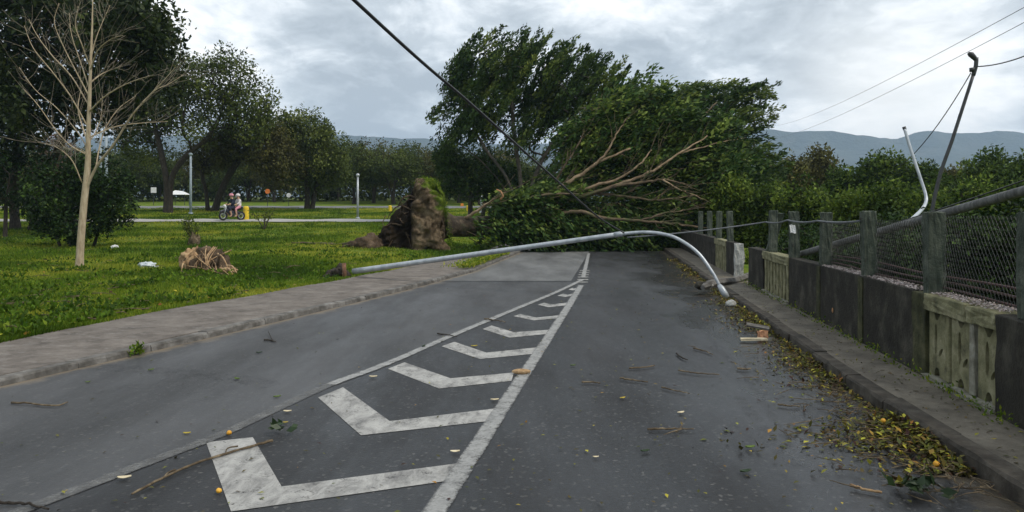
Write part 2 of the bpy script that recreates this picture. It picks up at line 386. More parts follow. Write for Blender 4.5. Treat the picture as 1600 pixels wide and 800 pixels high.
# --- road sheet with the distance to either kerb as attributes
ys = np.concatenate([np.arange(-2, 30, 0.25), np.arange(30, 90.1, 2.0)])
us = np.linspace(0, 1, 41)
Xr = kl(ys)[:, None] * (1 - us) + kr(ys)[:, None] * us
Yr = np.repeat(ys[:, None], len(us), 1)
Zr = 0.010 * np.sin(Xr * 0.9) * 0 + 0.0 * Yr
idx = np.arange(Xr.size).reshape(Xr.shape)
ff = np.stack([idx[:-1, :-1], idx[:-1, 1:], idx[1:, 1:], idx[1:, :-1]], -1).reshape(-1)
rme = np_mesh('road', np.stack([Xr, Yr, Zr], -1).reshape(-1, 3), ff, 4, True)
for nm, val in (('dl', Xr - kl(ys)[:, None]), ('dr', kr(ys)[:, None] - Xr)):
    a = rme.attributes.new(nm, 'FLOAT', 'POINT'); a.data.foreach_set('value', val.ravel().astype(np.float32))
def asphalt(name, tone, wet):
    mt, nt, bs, out = new_mat(name)
    pv = pos_vec(nt)
    fine = noise_node(nt, 85, 4, 0.75, pv)
    big = noise_node(nt, 0.7, 6, 0.6, stretch(nt, pv, (1.6, 0.35, 1)))
    grit = N(nt.nodes, 'ShaderNodeTexVoronoi'); grit.inputs['Scale'].default_value = 48; nt.links.new(pv, grit.inputs['Vector'])
    t = tone
    c = ramp_node(nt, big, [(0.32, tuple(x * 0.6 for x in t)), (0.5, t), (0.68, tuple(x * 1.55 for x in t))])
    c = mixc(nt, ramp_node(nt, fine, [(0.56, (0, 0, 0)), (0.8, (0.55, 0.55, 0.55))]), c, tuple(min(1, x * 3.0) for x in t))
    c = mixc(nt, ramp_node(nt, grit.outputs['Color'], [(0.80, (0, 0, 0)), (0.97, (0.5, 0.5, 0.5))]), c, (0.17, 0.165, 0.155))
    arx = N(nt.nodes, 'ShaderNodeAttribute', attribute_name='dr').outputs['Fac']
    wt = MM(nt, 'MULTIPLY_ADD', MM(nt, 'SINE', MM(nt, 'MULTIPLY_ADD', arx, 4.2, -2.6)), 0.5, 0.5)
    wt = MM(nt, 'MULTIPLY', MM(nt, 'POWER', wt, 2.0), MM(nt, 'MULTIPLY_ADD', big, 1.2, -0.2, clamp=True))
    c = mixc(nt, MM(nt, 'MULTIPLY', wt, 0.55), c, tuple(x * 1.9 for x in t))
    # meandering cracks
    wv = N(nt.nodes, 'ShaderNodeTexVoronoi', feature='DISTANCE_TO_EDGE'); wv.inputs['Scale'].default_value = 0.42
    off = N(nt.nodes, 'ShaderNodeVectorMath', operation='ADD'); nt.links.new(stretch(nt, pv, (1, 0.55, 1)), off.inputs[0])
    nz = N(nt.nodes, 'ShaderNodeTexNoise'); nz.inputs['Scale'].default_value = 1.7; nz.inputs['Detail'].default_value = 5; nt.links.new(pv, nz.inputs['Vector'])
    sc_ = N(nt.nodes, 'ShaderNodeVectorMath', operation='SCALE'); nt.links.new(nz.outputs['Color'], sc_.inputs[0]); sc_.inputs['Scale'].default_value = 0.9
    nt.links.new(sc_.outputs[0], off.inputs[1]); nt.links.new(off.outputs[0], wv.inputs['Vector'])
    crk = ramp_node(nt, wv.outputs['Distance'], [(0.002, (0.6, 0.6, 0.6)), (0.006, (0, 0, 0))])
    keep = ramp_node(nt, noise_node(nt, 0.5, 3, 0.5, pv), [(0.52, (0, 0, 0)), (0.6, (1, 1, 1))])
    c = mixc(nt, MM(nt, 'MULTIPLY', crk, keep), c, (0.02, 0.02, 0.02))
    al = N(nt.nodes, 'ShaderNodeAttribute', attribute_name='dl'); ar = N(nt.nodes, 'ShaderNodeAttribute', attribute_name='dr')
    wob = noise_node(nt, 1.8, 6, 0.7, pv)
    def edge(at, w):
        q = MM(nt, 'MULTIPLY_ADD', wob, w * 2.2, -w * 0.75)
        return MM(nt, 'SUBTRACT', 1.0, MM(nt, 'DIVIDE', at.outputs['Fac'], MM(nt, 'MAXIMUM', q, 0.02)), clamp=True)
    c = mixc(nt, MM(nt, 'MULTIPLY', edge(al, 0.5), 0.8), c, (0.24, 0.19, 0.13))
    c = mixc(nt, MM(nt, 'MULTIPLY', edge(ar, 0.7), 0.85), c, (0.12, 0.098, 0.068))
    nt.links.new(c, bs.inputs['Base Color'])
    wr = ramp_node(nt, noise_node(nt, 0.9, 5, 0.6, stretch(nt, pv, (1.5, 0.4, 1))), [(0.4, (wet, wet, wet)), (0.62, (0.72, 0.72, 0.72))])
    wet_z = MM(nt, 'MULTIPLY_ADD', ar.outputs['Fac'], -1.1, MM(nt, 'MULTIPLY_ADD', noise_node(nt, 0.8, 5, 0.6, stretch(nt, pv, (1.3, 0.5, 1))), 3.2, 0.35), clamp=True)
    wz = N(nt.nodes, 'ShaderNodeMix'); nt.links.new(wet_z, wz.inputs[0]); nt.links.new(wr, wz.inputs[2]); wz.inputs[3].default_value = 0.24
    nt.links.new(wz.outputs[0], bs.inputs['Roughness'])
    bs.inputs['Specular IOR Level'].default_value = 0.4
    bump(nt, bs, MM(nt, 'ADD', fine, MM(nt, 'MULTIPLY', grit.outputs['Distance'], 0.7)), 0.35, 0.006)
    return mt
MAT['asphalt'] = asphalt('asphalt', (0.023, 0.024, 0.026), 0.42)
MAT['asphalt_worn'] = asphalt('worn_asphalt', (0.047, 0.048, 0.050), 0.5)
MAT['asphalt_patch'] = asphalt('repaired_asphalt', (0.105, 0.106, 0.105), 0.6)
road = tag(link('road', rme, MAT['asphalt']), kind='structure')

# left marking line (outer and inner edge) in photograph samples -> road plane
LINE_L = [(-60, 830), (75, 781), (210, 729), (330, 684), (390, 657), (500, 606), (600, 569), (700, 526), (800, 484.5), (870, 455.5), (908, 437.5)]
line_pts = [G(x, y) for x, y in LINE_L]
def lineX(Y):
    return np.interp(Y, [p[1] for p in line_pts], [p[0] for p in line_pts])
# the older, paler surface of the left lane, 4 mm proud
yl = np.arange(3.0, 18.0, 0.3)
def strip_sheet(name, ylist, xa, xb, z, mat, parent, nu=14):
    u = np.linspace(0, 1, nu)
    X = xa[:, None] * (1 - u) + xb[:, None] * u
    Yq = np.repeat(ylist[:, None], nu, 1)
    ii = np.arange(X.size).reshape(X.shape)
    f = np.stack([ii[:-1, :-1], ii[:-1, 1:], ii[1:, 1:], ii[1:, :-1]], -1).reshape(-1)
    me = np_mesh(name, np.stack([X, Yq, np.full_like(X, z)], -1).reshape(-1, 3), f, 4, True)
    for nm, val in (('dl', X - kl(ylist)[:, None]), ('dr', kr(ylist)[:, None] - X)):
        a = me.attributes.new(nm, 'FLOAT', 'POINT'); a.data.foreach_set('value', val.ravel().astype(np.float32))
    return link(name, me, mat, parent)
strip_sheet('lane_surface', yl, kl(yl) + 0.002, lineX(yl) + 0.085, 0.004, MAT['asphalt_worn'], road)
CX = lambda Y: 2.95 + 0.1385 * (Y - 28.9)
yp = np.arange(18.0, 36.0, 0.4)
strip_sheet('repair_patch', yp, kl(yp) + 0.002, CX(yp), 0.004, MAT['asphalt_patch'], road)

# painted markings
mt, nt, bs, out = new_mat('road_paint')
pv = pos_vec(nt)
f = noise_node(nt, 5, 8, 0.72, stretch(nt, pv, (1.3, 0.6, 1)), 0.6)
c = ramp_node(nt, f, [(0.30, (0.08, 0.08, 0.08)), (0.41, (0.22, 0.215, 0.205)), (0.54, (0.35, 0.343, 0.325)), (0.72, (0.47, 0.46, 0.435))])
c = mixc(nt, ramp_node(nt, noise_node(nt, 70, 4, 0.7, pv), [(0.55, (0, 0, 0)), (0.7, (0.75, 0.75, 0.75))]), c, (0.14, 0.14, 0.14))
nt.links.new(c, bs.inputs['Base Color']); bs.inputs['Roughness'].default_value = 0.7
bump(nt, bs, noise_node(nt, 120, 4, 0.7, pv), 0.3, 0.004)
def wear(nt, bs, out, pv, lo, hi, edge=False):
    f = MM(nt, 'ADD', MM(nt, 'MULTIPLY', noise_node(nt, 7, 9, 0.75, pv, 0.4), 0.6), MM(nt, 'MULTIPLY', noise_node(nt, 45, 5, 0.7, pv), 0.4))
    if edge:
        at = N(nt.nodes, 'ShaderNodeAttribute', attribute_name='across')
        f = MM(nt, 'SUBTRACT', f, MM(nt, 'MULTIPLY', MM(nt, 'POWER', at.outputs['Fac'], 5.0), 0.22))
    k = MM(nt, 'DIVIDE', MM(nt, 'SUBTRACT', f, lo), hi - lo, clamp=True)
    tr = N(nt.nodes, 'ShaderNodeBsdfTransparent'); mxs = N(nt.nodes, 'ShaderNodeMixShader')
    nt.links.new(k, mxs.inputs[0]); nt.links.new(tr.outputs[0], mxs.inputs[1]); nt.links.new(bs.outputs[0], mxs.inputs[2]); nt.links.new(mxs.outputs[0], out.inputs[0])
wear(nt, bs, out, pv, 0.33, 0.46)
MAT['paint'] = mt
def worn_paint(name, lo, hi, a, b):
    mt, nt, bs, out = new_mat(name)
    pv = pos_vec(nt)
    f = noise_node(nt, 9, 8, 0.75, pv)
    c = ramp_node(nt, f, [(0.35, (lo, lo, lo * 0.98)), (0.65, (hi, hi, hi * 0.97))])
    nt.links.new(c, bs.inputs['Base Color']); bs.inputs['Roughness'].default_value = 0.75
    bump(nt, bs, noise_node(nt, 120, 4, 0.7, pv), 0.3, 0.004)
    wear(nt, bs, out, pv, a, b, True)
    return mt
MAT['paint_faded'] = worn_paint('faded_paint', 0.12, 0.24, 0.36, 0.66)
MAT['paint_mid'] = worn_paint('half_worn_paint', 0.20, 0.34, 0.28, 0.50)
def flat_poly(name, pxs, z, mat, parent):
    pts = [G(x, y, z) for x, y in pxs]
    return poly_mesh(name, pts, mat, parent)
def poly_mesh(name, pts, mat, parent):
    bm = bmesh.new()
    vsn = [bm.verts.new(p) for p in pts]
    fc = bm.faces.new(vsn); fc.normal_update()
    if fc.normal.z < 0: fc.normal_flip()
    bmesh.ops.triangulate(bm, faces=bm.faces[:])
    me = bpy.data.meshes.new(name); bm.to_mesh(me); bm.free()
    return link(name, me, mat, parent)
CHEV = [
    [(322, 691), (395, 683), (440, 760), (714, 724), (693, 752), (361, 799)],
    [(497, 621), (536, 605), (609, 658), (775, 638), (762, 658), (564, 680)],
    [(606, 576), (632, 566), (704, 591), (803, 582), (799, 595), (686, 607)],
    [(690, 541), (710, 534), (760, 551), (841, 542.5), (836, 552.5), (750, 561)],
    [(754, 514), (768, 508.5), (803, 519), (861, 515), (857, 521.5), (796, 527.5)],
    [(802, 494), (813, 490.5), (838, 496.2), (876, 492.3), (873, 497), (834, 500.5)],
    [(840, 476), (850, 473), (862, 475.5), (887, 472.8), (884, 477), (857, 480)],
    [(871, 462), (880, 458.6), (887, 460.6), (897, 458), (894, 462), (883, 464)],
    [(888, 452.5), (894, 449.8), (897, 451), (902.5, 449.5), (901, 452.2), (895, 453.6)],
]
for q in CHEV:
    flat_poly('chevron', q, 0.004, MAT['paint'], road)
# left edge line: faded near, clearer far
def line_between(name, path, w, z, mat, parent):
    path = np.asarray(path)
    v, ac = [], []
    for i, p in enumerate(path):
        t = path[min(i + 1, len(path) - 1)] - path[max(i - 1, 0)]
        t[2] = 0; t /= np.linalg.norm(t)
        n_ = np.array((-t[1], t[0], 0.0))
        for q in (1, .5, 0, -.5, -1):
            c_ = p + n_ * w / 2 * q; v.append((c_[0], c_[1], z)); ac.append(abs(q))
    f = [(i * 5 + k, i * 5 + k + 1, i * 5 + 6 + k, i * 5 + 5 + k) for i in range(len(path) - 1) for k in range(4)]
    me = MB().add(v, f).mesh(name)
    at = me.attributes.new('across', 'FLOAT', 'POINT'); at.data.foreach_set('value', np.array(ac, dtype=np.float32))
    return link(name, me, mat, parent)
lp = smooth_path([p + np.array((0.03, 0, 0)) for p in line_pts], 44)
cut = [i for i, p in enumerate(lp) if p[1] > 7.2][0]
line_between('worn_edge_line', lp[:cut + 1], 0.135, 0.0078, MAT['paint_faded'], road)
line_between('edge_line', lp[cut:], 0.13, 0.0082, MAT['paint_mid'], road)
# old stains and a seam on the asphalt
mt, nt, bs, out = new_mat('asphalt_stain')
pv = pos_vec(nt)
nt.links.new(ramp_node(nt, noise_node(nt, 30, 5, 0.7, pv), [(0.3, (0.018, 0.018, 0.019)), (0.7, (0.045, 0.045, 0.046))]), bs.inputs['Base Color']); bs.inputs['Roughness'].default_value = 0.6
wear(nt, bs, out, pv, 0.46, 1.0, True)
line_between('stain', smooth_path([G(x, y) for x, y in ((-40, 566), (80, 571), (200, 577), (320, 587), (430, 603))], 40), 0.42, 0.0066, mt, road)
line_between('stain', smooth_path([G(x, y) for x, y in ((1078, 495), (1125, 545), (1165, 590), (1200, 640), (1228, 690))], 40), 0.11, 0.0066, mt, road)
line_between('stain', smooth_path([G(x, y) for x, y in ((1155, 620), (1190, 668), (1212, 700), (1250, 730))], 30), 0.16, 0.0070, mt, road)
# main centre line
cl = [G(x, y) for x, y in ((640, 860), (679, 800), (728, 726), (816, 590), (862, 520), (890, 476), (908, 446))]
mb = MB()
cw = [0.15] * len(cl)
line_between('centre_line', cl, 0.145, 0.0076, MAT['paint_mid'], road)
far_a, far_b = G(909, 443), G(920, 396)
line_between('centre_line', [far_a + (far_b - far_a) * t for t in np.linspace(0.12, 1, 8)], 0.13, 0.0085, MAT['paint_mid'], road)
for k in range(6):
    t = 0.02 + 0.055 * k
    p = far_a + (far_b - far_a) * t
    mb = MB(); mb.add([(p[0] - 0.14, p[1] - 0.09, 0.0095), (p[0] + 0.14, p[1] - 0.09, 0.0095), (p[0] + 0.14, p[1] + 0.10, 0.0095), (p[0] - 0.14, p[1] + 0.10, 0.0095)], [(0, 1, 2, 3)])
    mb.build('line_dash', MAT['paint'], road)

# pavements: a slab with kerb stones as parts
mt, nt, bs, out = new_mat('pavement_concrete')
pv = pos_vec(nt)
c = ramp_node(nt, noise_node(nt, 2.6, 10, 0.74, pv), [(0.32, (0.066, 0.055, 0.046)), (0.48, (0.130, 0.111, 0.095)), (0.68, (0.215, 0.188, 0.163))])
c = mixc(nt, ramp_node(nt, noise_node(nt, 4.5, 7, 0.72, stretch(nt, pv, (1, 2.4, 1)), 0.5), [(0.55, (0, 0, 0)), (0.68, (0.8, 0.8, 0.8))]), c, (0.26, 0.245, 0.225))
c = mixc(nt, ramp_node(nt, noise_node(nt, 40, 5, 0.7, pv), [(0.6, (0, 0, 0)), (0.78, (0.8, 0.8, 0.8))]), c, (0.06, 0.056, 0.05))
nt.links.new(c, bs.inputs['Base Color']); bs.inputs['Roughness'].default_value = 0.92
bump(nt, bs, noise_node(nt, 30, 7, 0.75, pv), 0.7, 0.015)
MAT['pavement'] = mt
mt, nt, bs, out = new_mat('damp_pavement')
pv = pos_vec(nt)
c = ramp_node(nt, noise_node(nt, 2.4, 10, 0.74, pv), [(0.32, (0.062, 0.052, 0.039)), (0.5, (0.138, 0.118, 0.089)), (0.70, (0.24, 0.208, 0.161))])
c = mixc(nt, ramp_node(nt, noise_node(nt, 45, 5, 0.7, pv), [(0.6, (0, 0, 0)), (0.78, (0.7, 0.7, 0.7))]), c, (0.20, 0.18, 0.14))
nt.links.new(c, bs.inputs['Base Color']); bs.inputs['Roughness'].default_value = 0.8
bump(nt, bs, noise_node(nt, 30, 7, 0.75, pv), 0.6, 0.012)
MAT['pavement_damp'] = mt
def slab_strip(name, ylist, xa, xb, z0, z1, mat):
    mb = MB(); n_ = len(ylist)
    v = []
    for i in range(n_):
        v += [(xa[i], ylist[i], z0), (xa[i], ylist[i], z1[i]), (xb[i], ylist[i], z1[i]), (xb[i], ylist[i], z0)]
    f = []
    for i in range(n_ - 1):
        o = i * 4
        for k in range(3):
            f.append((o + k, o + 4 + k, o + 5 + k, o + 1 + k))
    mb.add(v, f)
    return tag(mb.build(name, mat), kind='structure')
def kerb(parent, kfun, sgn, mat, step, h, wd, y0, y1, seed):
    rr = random.Random(seed)
    y = y0
    while y < y1:
        L = step * rr.uniform(0.85, 1.15)
        ya, yb = y + 0.006, y + L - 0.006
        mb = MB(); dz = rr.uniform(-0.008, 0.008); dx = rr.uniform(-0.01, 0.01)
        nseg = 5
        for s_ in range(nseg):
            a, b = ya + (yb - ya) * s_ / nseg, ya + (yb - ya) * (s_ + 1) / nseg
        v = []; 
        for s_ in range(nseg + 1):
            q = ya + (yb - ya) * s_ / nseg
            x = float(kfun(q)) + dx
            ch = rr.uniform(0.012, 0.035)
            v += [(x, q, -0.05), (x + sgn * rr.uniform(0, 0.012), q, h + dz - ch), (x + sgn * ch, q, h + dz + rr.uniform(-0.005, 0.004)), (x + sgn * wd, q, h + dz), (x + sgn * wd, q, -0.05)]
        f = []
        for s_ in range(nseg):
            o = s_ * 5
            for k in range(4): f.append((o + k, o + k + 5, o + k + 6, o + k + 1) if sgn > 0 else (o + k, o + k + 1, o + k + 6, o + k + 5))
        f += [(4, 3, 2, 1, 0), tuple(nseg * 5 + k for k in range(5))]
        mb.add(v, f)
        mb.build('kerb_stone', mat, parent)
        y += L
yy = np.concatenate([np.arange(-2, 34, 0.5), np.arange(34, 90, 4)])
pl = slab_strip('pavement', yy, bl(yy), kl(yy) - 0.15, -0.08, 0.085 + 0.008 * np.sin(yy * 2.1), MAT['pavement'])
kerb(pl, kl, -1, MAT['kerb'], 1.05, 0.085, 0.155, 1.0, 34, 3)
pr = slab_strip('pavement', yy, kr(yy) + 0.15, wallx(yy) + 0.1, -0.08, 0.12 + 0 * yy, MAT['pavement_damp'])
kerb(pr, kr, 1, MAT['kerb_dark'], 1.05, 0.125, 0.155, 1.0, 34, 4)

# far path and far road across the park
def ribbon(name, ya, yb, x0, x1, mat, dz, slope=0.0):
    xs = np.linspace(x0, x1, 60)
    mb = MB(); v = []
    for x in xs:
        for y in (ya, (ya + yb) / 2, yb):
            yq = y + slope * (x + 20)
            v.append((x, yq, float(ground_z(x, yq)) + dz))
    f = []
    for i in range(len(xs) - 1):
        for k in range(2):
            f.append((i * 3 + k, i * 3 + 3 + k, i * 3 + 4 + k, i * 3 + k + 1))
    mb.add(v, f)
    return tag(mb.build(name, mat), kind='structure')
MAT['path'] = rough_mat('pale_path', [(0.3, (0.30, 0.29, 0.27)), (0.7, (0.45, 0.44, 0.42))], 0.8, 0.9, 0.3, 0.01)
MAT['far_asphalt'] = rough_mat('far_asphalt', [(0.3, (0.13, 0.13, 0.135)), (0.7, (0.21, 0.21, 0.215))], 0.8, 0.8, 0.2, 0.01)
ribbon('path', 48.3, 50.7, -75, -1.0, MAT['path'], 0.06)
ribbon('far_road', 72.0, 79, -95, 0.0, MAT['far_asphalt'], 0.05)

# mountains
def ridge(name, prof, Yr_, depth, x0, x1, seed):
    xs = np.linspace(x0, x1, 260); rows = 26
    px = np.array([a for a, b in prof], float); py = np.array([b for a, b in prof], float)
    v = []
    for j in range(rows):
        t = j / (rows - 1)
        for x in xs:
            yy_ = Yr_ - depth * (1 - t)
            col = x / Yr_ * FOC + 800
            top = EYE - (np.interp(col, px, py) - HOR) / FOC * Yr_
            n_ = mnoise.fractal(Vector((x * 0.004 + seed, yy_ * 0.004, seed)), 1.0, 2.1, 5)
            n2_ = 1 - abs(mnoise.noise(Vector((x * 0.006 + seed, t * 1.6, seed + 4))))
            h = (top + 10) * (t ** 1.3) * (0.72 + 0.28 * n2_ if t < 1 else 1) + n_ * 24 * (1 - t * 0.85) * min(1, t * 3)
            v.append((x, yy_, h - 6 + (0 if t < 1 else 5.0 * mnoise.noise(Vector((x * .012, 3.3, 1))) + 3.0 * mnoise.noise(Vector((x * .04, 1.3, 2))))))
    idx = np.arange(rows * len(xs)).reshape(rows, len(xs))
    f = np.stack([idx[:-1, :-1], idx[:-1, 1:], idx[1:, 1:], idx[1:, :-1]], -1).reshape(-1)
    return np_mesh(name, np.array(v), f, 4, True)
MAT['mountain'] = rough_mat('mountain_forest', [(0.3, (0.035, 0.05, 0.04)), (0.55, (0.055, 0.07, 0.05)), (0.75, (0.10, 0.10, 0.08))], 0.012, 0.95, 1.0, 14, scale2=0.03)
prof = [(-400, 235), (0, 222), (300, 214), (530, 212), (560, 214), (620, 218), (690, 220), (800, 228), (1000, 222), (1150, 205), (1200, 203), (1235, 207), (1290, 206), (1330, 212), (1375, 217), (1400, 219), (1425, 211), (1445, 206), (1480, 208), (1520, 211), (1560, 207), (1600, 211), (1750, 205), (2000, 225)]
tag(link('mountain_range', ridge('mountain_range', prof, 2500, 900, -2400, 2700, 5), MAT['mountain']), kind='structure')

# ------------------------------------------------------------------ foliage tools
def leaves_mesh(name, pos, dirs, size, tint, width=0.45, seed=0):
    r = np.random.default_rng(seed)
    n_ = len(pos)
    dirs = dirs / (np.linalg.norm(dirs, axis=1, keepdims=True) + 1e-9)
    rv = r.normal(size=(n_, 3)); rv = rv * 0.75 + np.array((0, 0, 0.9)); s_ = np.cross(dirs, rv); s_ /= np.linalg.norm(s_, axis=1, keepdims=True) + 1e-9
    up = np.cross(s_, dirs)
    L = size[:, None]
    a = pos; b = pos + dirs * L * 0.45 + s_ * L * width * 0.5 + up * L * 0.07
    c_ = pos + dirs * L - up * L * 0.06; dd = pos + dirs * L * 0.45 - s_ * L * width * 0.5 + up * L * 0.07
    v = np.stack([a, b, c_, dd], 1).reshape(-1, 3)
    return np_mesh(name, v, np.arange(4 * n_), 4, False, {'tint': tint})
def in_blobs(blobs, n_, r, shell=0.55):
    """blobs: (centre xyz, radii xyz, weight)"""
    w = np.array([b[2] for b in blobs], float); w /= w.sum()
    ch = r.choice(len(blobs), n_, p=w)
    u = r.normal(size=(n_, 3)); u /= np.linalg.norm(u, axis=1, keepdims=True)
    rad = r.uniform(shell ** 3, 1, n_) ** (1 / 3)
    cs = np.array([b[0] for b in blobs]); rs = np.array([b[1] for b in blobs])
    return cs[ch] + u * rad[:, None] * rs[ch], ch
def pblob(x, y, Y, rx, ry, dY, w=None):
    """an ellipsoid of crown whose outline spans rx, ry photograph pixels at depth Y"""
    return (P(x, y, Y), np.array((rx / FOC * Y, dY, ry / FOC * Y)), w if w else rx * ry)
def grow(stems, tips, r, r_tip=0.012, bf=0.4, expo=0.46, rmax=0.5, wob=0.06, min_frac=0.35):
    """stems: list of polylines from the ground; tips are joined one by one to the skeleton. Returns paths (points, radii)."""
    pos, par, plen, ok = [], [], [], []
    for st in stems:
        st = np.asarray(st, float)
        seg = np.linalg.norm(np.diff(st, axis=0), axis=1).sum()
        pts = smooth_path(st, max(6, int(seg / 0.5)))
        base = len(pos)
        for i, p in enumerate(pts):
            pos.append(p); par.append(-1 if i == 0 else base + i - 1)
            plen.append(0 if i == 0 else plen[-1] + np.linalg.norm(pts[i] - pts[i - 1])); ok.append(i >= (len(pts) - 1) * min_frac)
    cap = len(pos) + len(tips) * 6
    A = np.zeros((cap, 3)); A[:len(pos)] = pos
    PL = np.zeros(cap); PL[:len(pos)] = plen
    OK = np.zeros(cap, bool); OK[:len(pos)] = ok
    nn = len(pos)
    PAR = np.full(cap, -1, int); PAR[:nn] = par
    paths = []
    roots_ = np.array([p for p, o in zip(pos, ok) if o])
    order = np.argsort(np.min(np.linalg.norm(tips[:, None, :] - roots_[None, ::3, :], axis=2), axis=1))
    tipnode = []
    for ti in order:
        t = tips[ti]
        dvec = np.linalg.norm(A[:nn] - t, axis=1)
        cost = dvec + bf * PL[:nn] + np.where(OK[:nn], 0, 1e6)
        j = int(np.argmin(cost)); L = dvec[j]
        k = 3 if L < 1.2 else (4 if L < 3 else 6)
        g = PAR[j]; dir0 = A[j] - A[g] if g >= 0 else np.array((0, 0, 1.0))
        dir0 = dir0 / (np.linalg.norm(dir0) + 1e-9)
        ctrl = A[j] + dir0 * L * 0.35 + np.array((0, 0, 0.05 * L))
        prev = j
        for q in range(1, k + 1):
            u = q / k
            p = (1 - u) ** 2 * A[j] + 2 * u * (1 - u) * ctrl + u * u * t
            if q < k: p = p + r.normal(size=3) * wob * L / k
            A[nn] = p; PAR[nn] = prev; PL[nn] = PL[prev] + np.linalg.norm(p - A[prev]); OK[nn] = True
            prev = nn; nn += 1
        tipnode.append(prev)
        paths.append((j, list(range(nn - k, nn))))
    cnt = np.zeros(nn); 
    for t in tipnode: cnt[t] += 1
    for i in range(nn - 1, -1, -1):
        if PAR[i] >= 0: cnt[PAR[i]] += cnt[i]
    rad = np.minimum(r_tip * np.maximum(cnt, 1) ** expo, rmax)
    # stems
    out_ = []
    base = 0
    for st in stems:
        i = base
        ids = [i]
        while i + 1 < len(pos) and PAR[i + 1] == i: i += 1; ids.append(i)
        base = i + 1
        rr_ = rad[ids].copy(); rr_[0] *= 1.35
        if len(rr_) > 2: rr_[1] *= 1.12
        out_.append((A[ids], rr_))
    for j, ids in paths:
        full = [j] + ids
        rr_ = rad[full].copy(); rr_[0] = min(rr_[0], rr_[1] * 1.3)
        out_.append((A[full], rr_))
    return out_, A[:nn], np.array([A[t] for t in tipnode]), np.array([A[t] - A[PAR[t]] for t in tipnode])
def tubes_mesh(name, paths, thin=0.02):
    mb = MB()
    for p, r_ in paths:
        n_ = 10 if r_[0] > 0.15 else (6 if r_[0] > 0.04 else 4)
        v, f = tube(p, r_, n_, False); mb.add(v, f)
    return mb.mesh(name, True)
def make_tree(name, label, cat, base, stems, blobs, n_tips, lpt, leaf, size, mats, spread=0.35, group=None, seed=1,
              wind=None, r_tip=0.012, rmax=0.5, bf=0.4, tint=(0.45, 0.2), wob=0.08, up_tint=0.25, shell=0.5, droop=0.0, width=0.5, min_frac=0.35, elong=2.2, crown='crown', trunk='trunk', expo=0.46):
    r = np.random.default_rng(seed)
    size = size * 0.82; lpt = lpt * 2.0
    tips, ch = in_blobs(blobs, n_tips, r, shell)
    gz = ground_z(tips[:, 0], tips[:, 1]) + 0.1
    tips[:, 2] = np.maximum(tips[:, 2], gz)
    paths, A, tp, td = grow(stems, tips, r, r_tip, bf, expo, rmax, wob, min_frac)
    root = empty(name, base, label, cat, group)
    link(trunk, tubes_mesh(trunk, paths), mats[0], root)
    nt_ = len(tp)
    m_ = r.integers(int(lpt * 0.5), int(lpt * 1.5) + 1, nt_)
    ii = np.repeat(np.arange(nt_), m_)
    n_ = len(ii)
    tdn = td / (np.linalg.norm(td, axis=1, keepdims=True) + 1e-9)
    off = r.normal(size=(n_, 3)); off *= (r.uniform(0, 1, n_) ** 0.45 * spread * 1.45 / (np.linalg.norm(off, axis=1) + 1e-9))[:, None]
    dirs = r.normal(size=(n_, 3)) * 0.8 + tdn[ii] * 0.7
    dirs[:, 2] -= droop
    if wind is not None:
        w = np.asarray(wind, float); w = w / np.linalg.norm(w)
        wv = w[None, :] + r.normal(size=(nt_, 3)) * 0.16
        along = r.uniform(-0.5, 1, n_) * spread * elong
        off = off * (0.62 - 0.32 * np.clip(along / (spread * elong), 0, 1))[:, None] + wv[ii] * along[:, None]
        dirs = wv[ii] * 1.4 + r.normal(size=(n_, 3)) * 0.55
    p = tp[ii] + off
    ctint = r.normal(tint[0], tint[1], nt_)
    zz = (tp[:, 2] - tp[:, 2].min()) / max(1e-6, np.ptp(tp[:, 2]))
    tn = ctint[ii] + r.normal(0, 0.08, n_)
    gz = ground_z(p[:, 0], p[:, 1]) + 0.03
    p[:, 2] = np.maximum(p[:, 2], gz)
    sz = size * r.uniform(0.6, 1.35, n_)
    link(crown, leaves_mesh(crown, p, dirs, sz, np.clip(tn, 0, 1), width, seed), mats[1], root)
    return root
def gp(x, Y):
    """ground point at depth Y in photograph column x"""
    X = (x - 800) / FOC * Y
    return np.array((X, Y, float(ground_z(X, Y)) - 0.05))

# ------------------------------------------------------------------ standing trees
def S(*pts):
    return [np.asarray(p, float) for p in pts]
# big broad-leaved tree at the left edge
Yt = 42.0
make_tree('broadleaf_tree', 'tall dark broad-leaved tree at the left edge with two trunks', 'tree', gp(30, Yt),
    [S(gp(24, Yt), P(22, 300, Yt), P(30, 240, Yt - 1), P(45, 150, Yt - 3), P(60, 60, Yt - 4)),
     S(gp(50, Yt - .5), P(62, 300, Yt - 1), P(95, 225, Yt - 2), P(140, 140, Yt - 4), P(175, 60, Yt - 5))],
    [pblob(20, 60, 40, 95, 110, 4), pblob(120, 20, 38, 110, 75, 4), pblob(190, 70, 36, 75, 70, 3), pblob(236, 50, 34, 40, 50, 1.5), pblob(60, 150, 37, 90, 60, 3.5),
     pblob(-50, 160, 40, 80, 120, 4), pblob(165, 150, 38, 75, 50, 3), pblob(20, 235, 40, 45, 40, 2), pblob(230, 120, 37, 40, 40, 2), pblob(0, -60, 40, 260, 70, 5)],
    620, 34, 'big', 0.38, (MAT['bark_dark'], LEAF['big']), 0.62, seed=3, r_tip=0.016, rmax=0.34, tint=(0.4, 0.2), shell=0.3, width=0.55, droop=0.25)
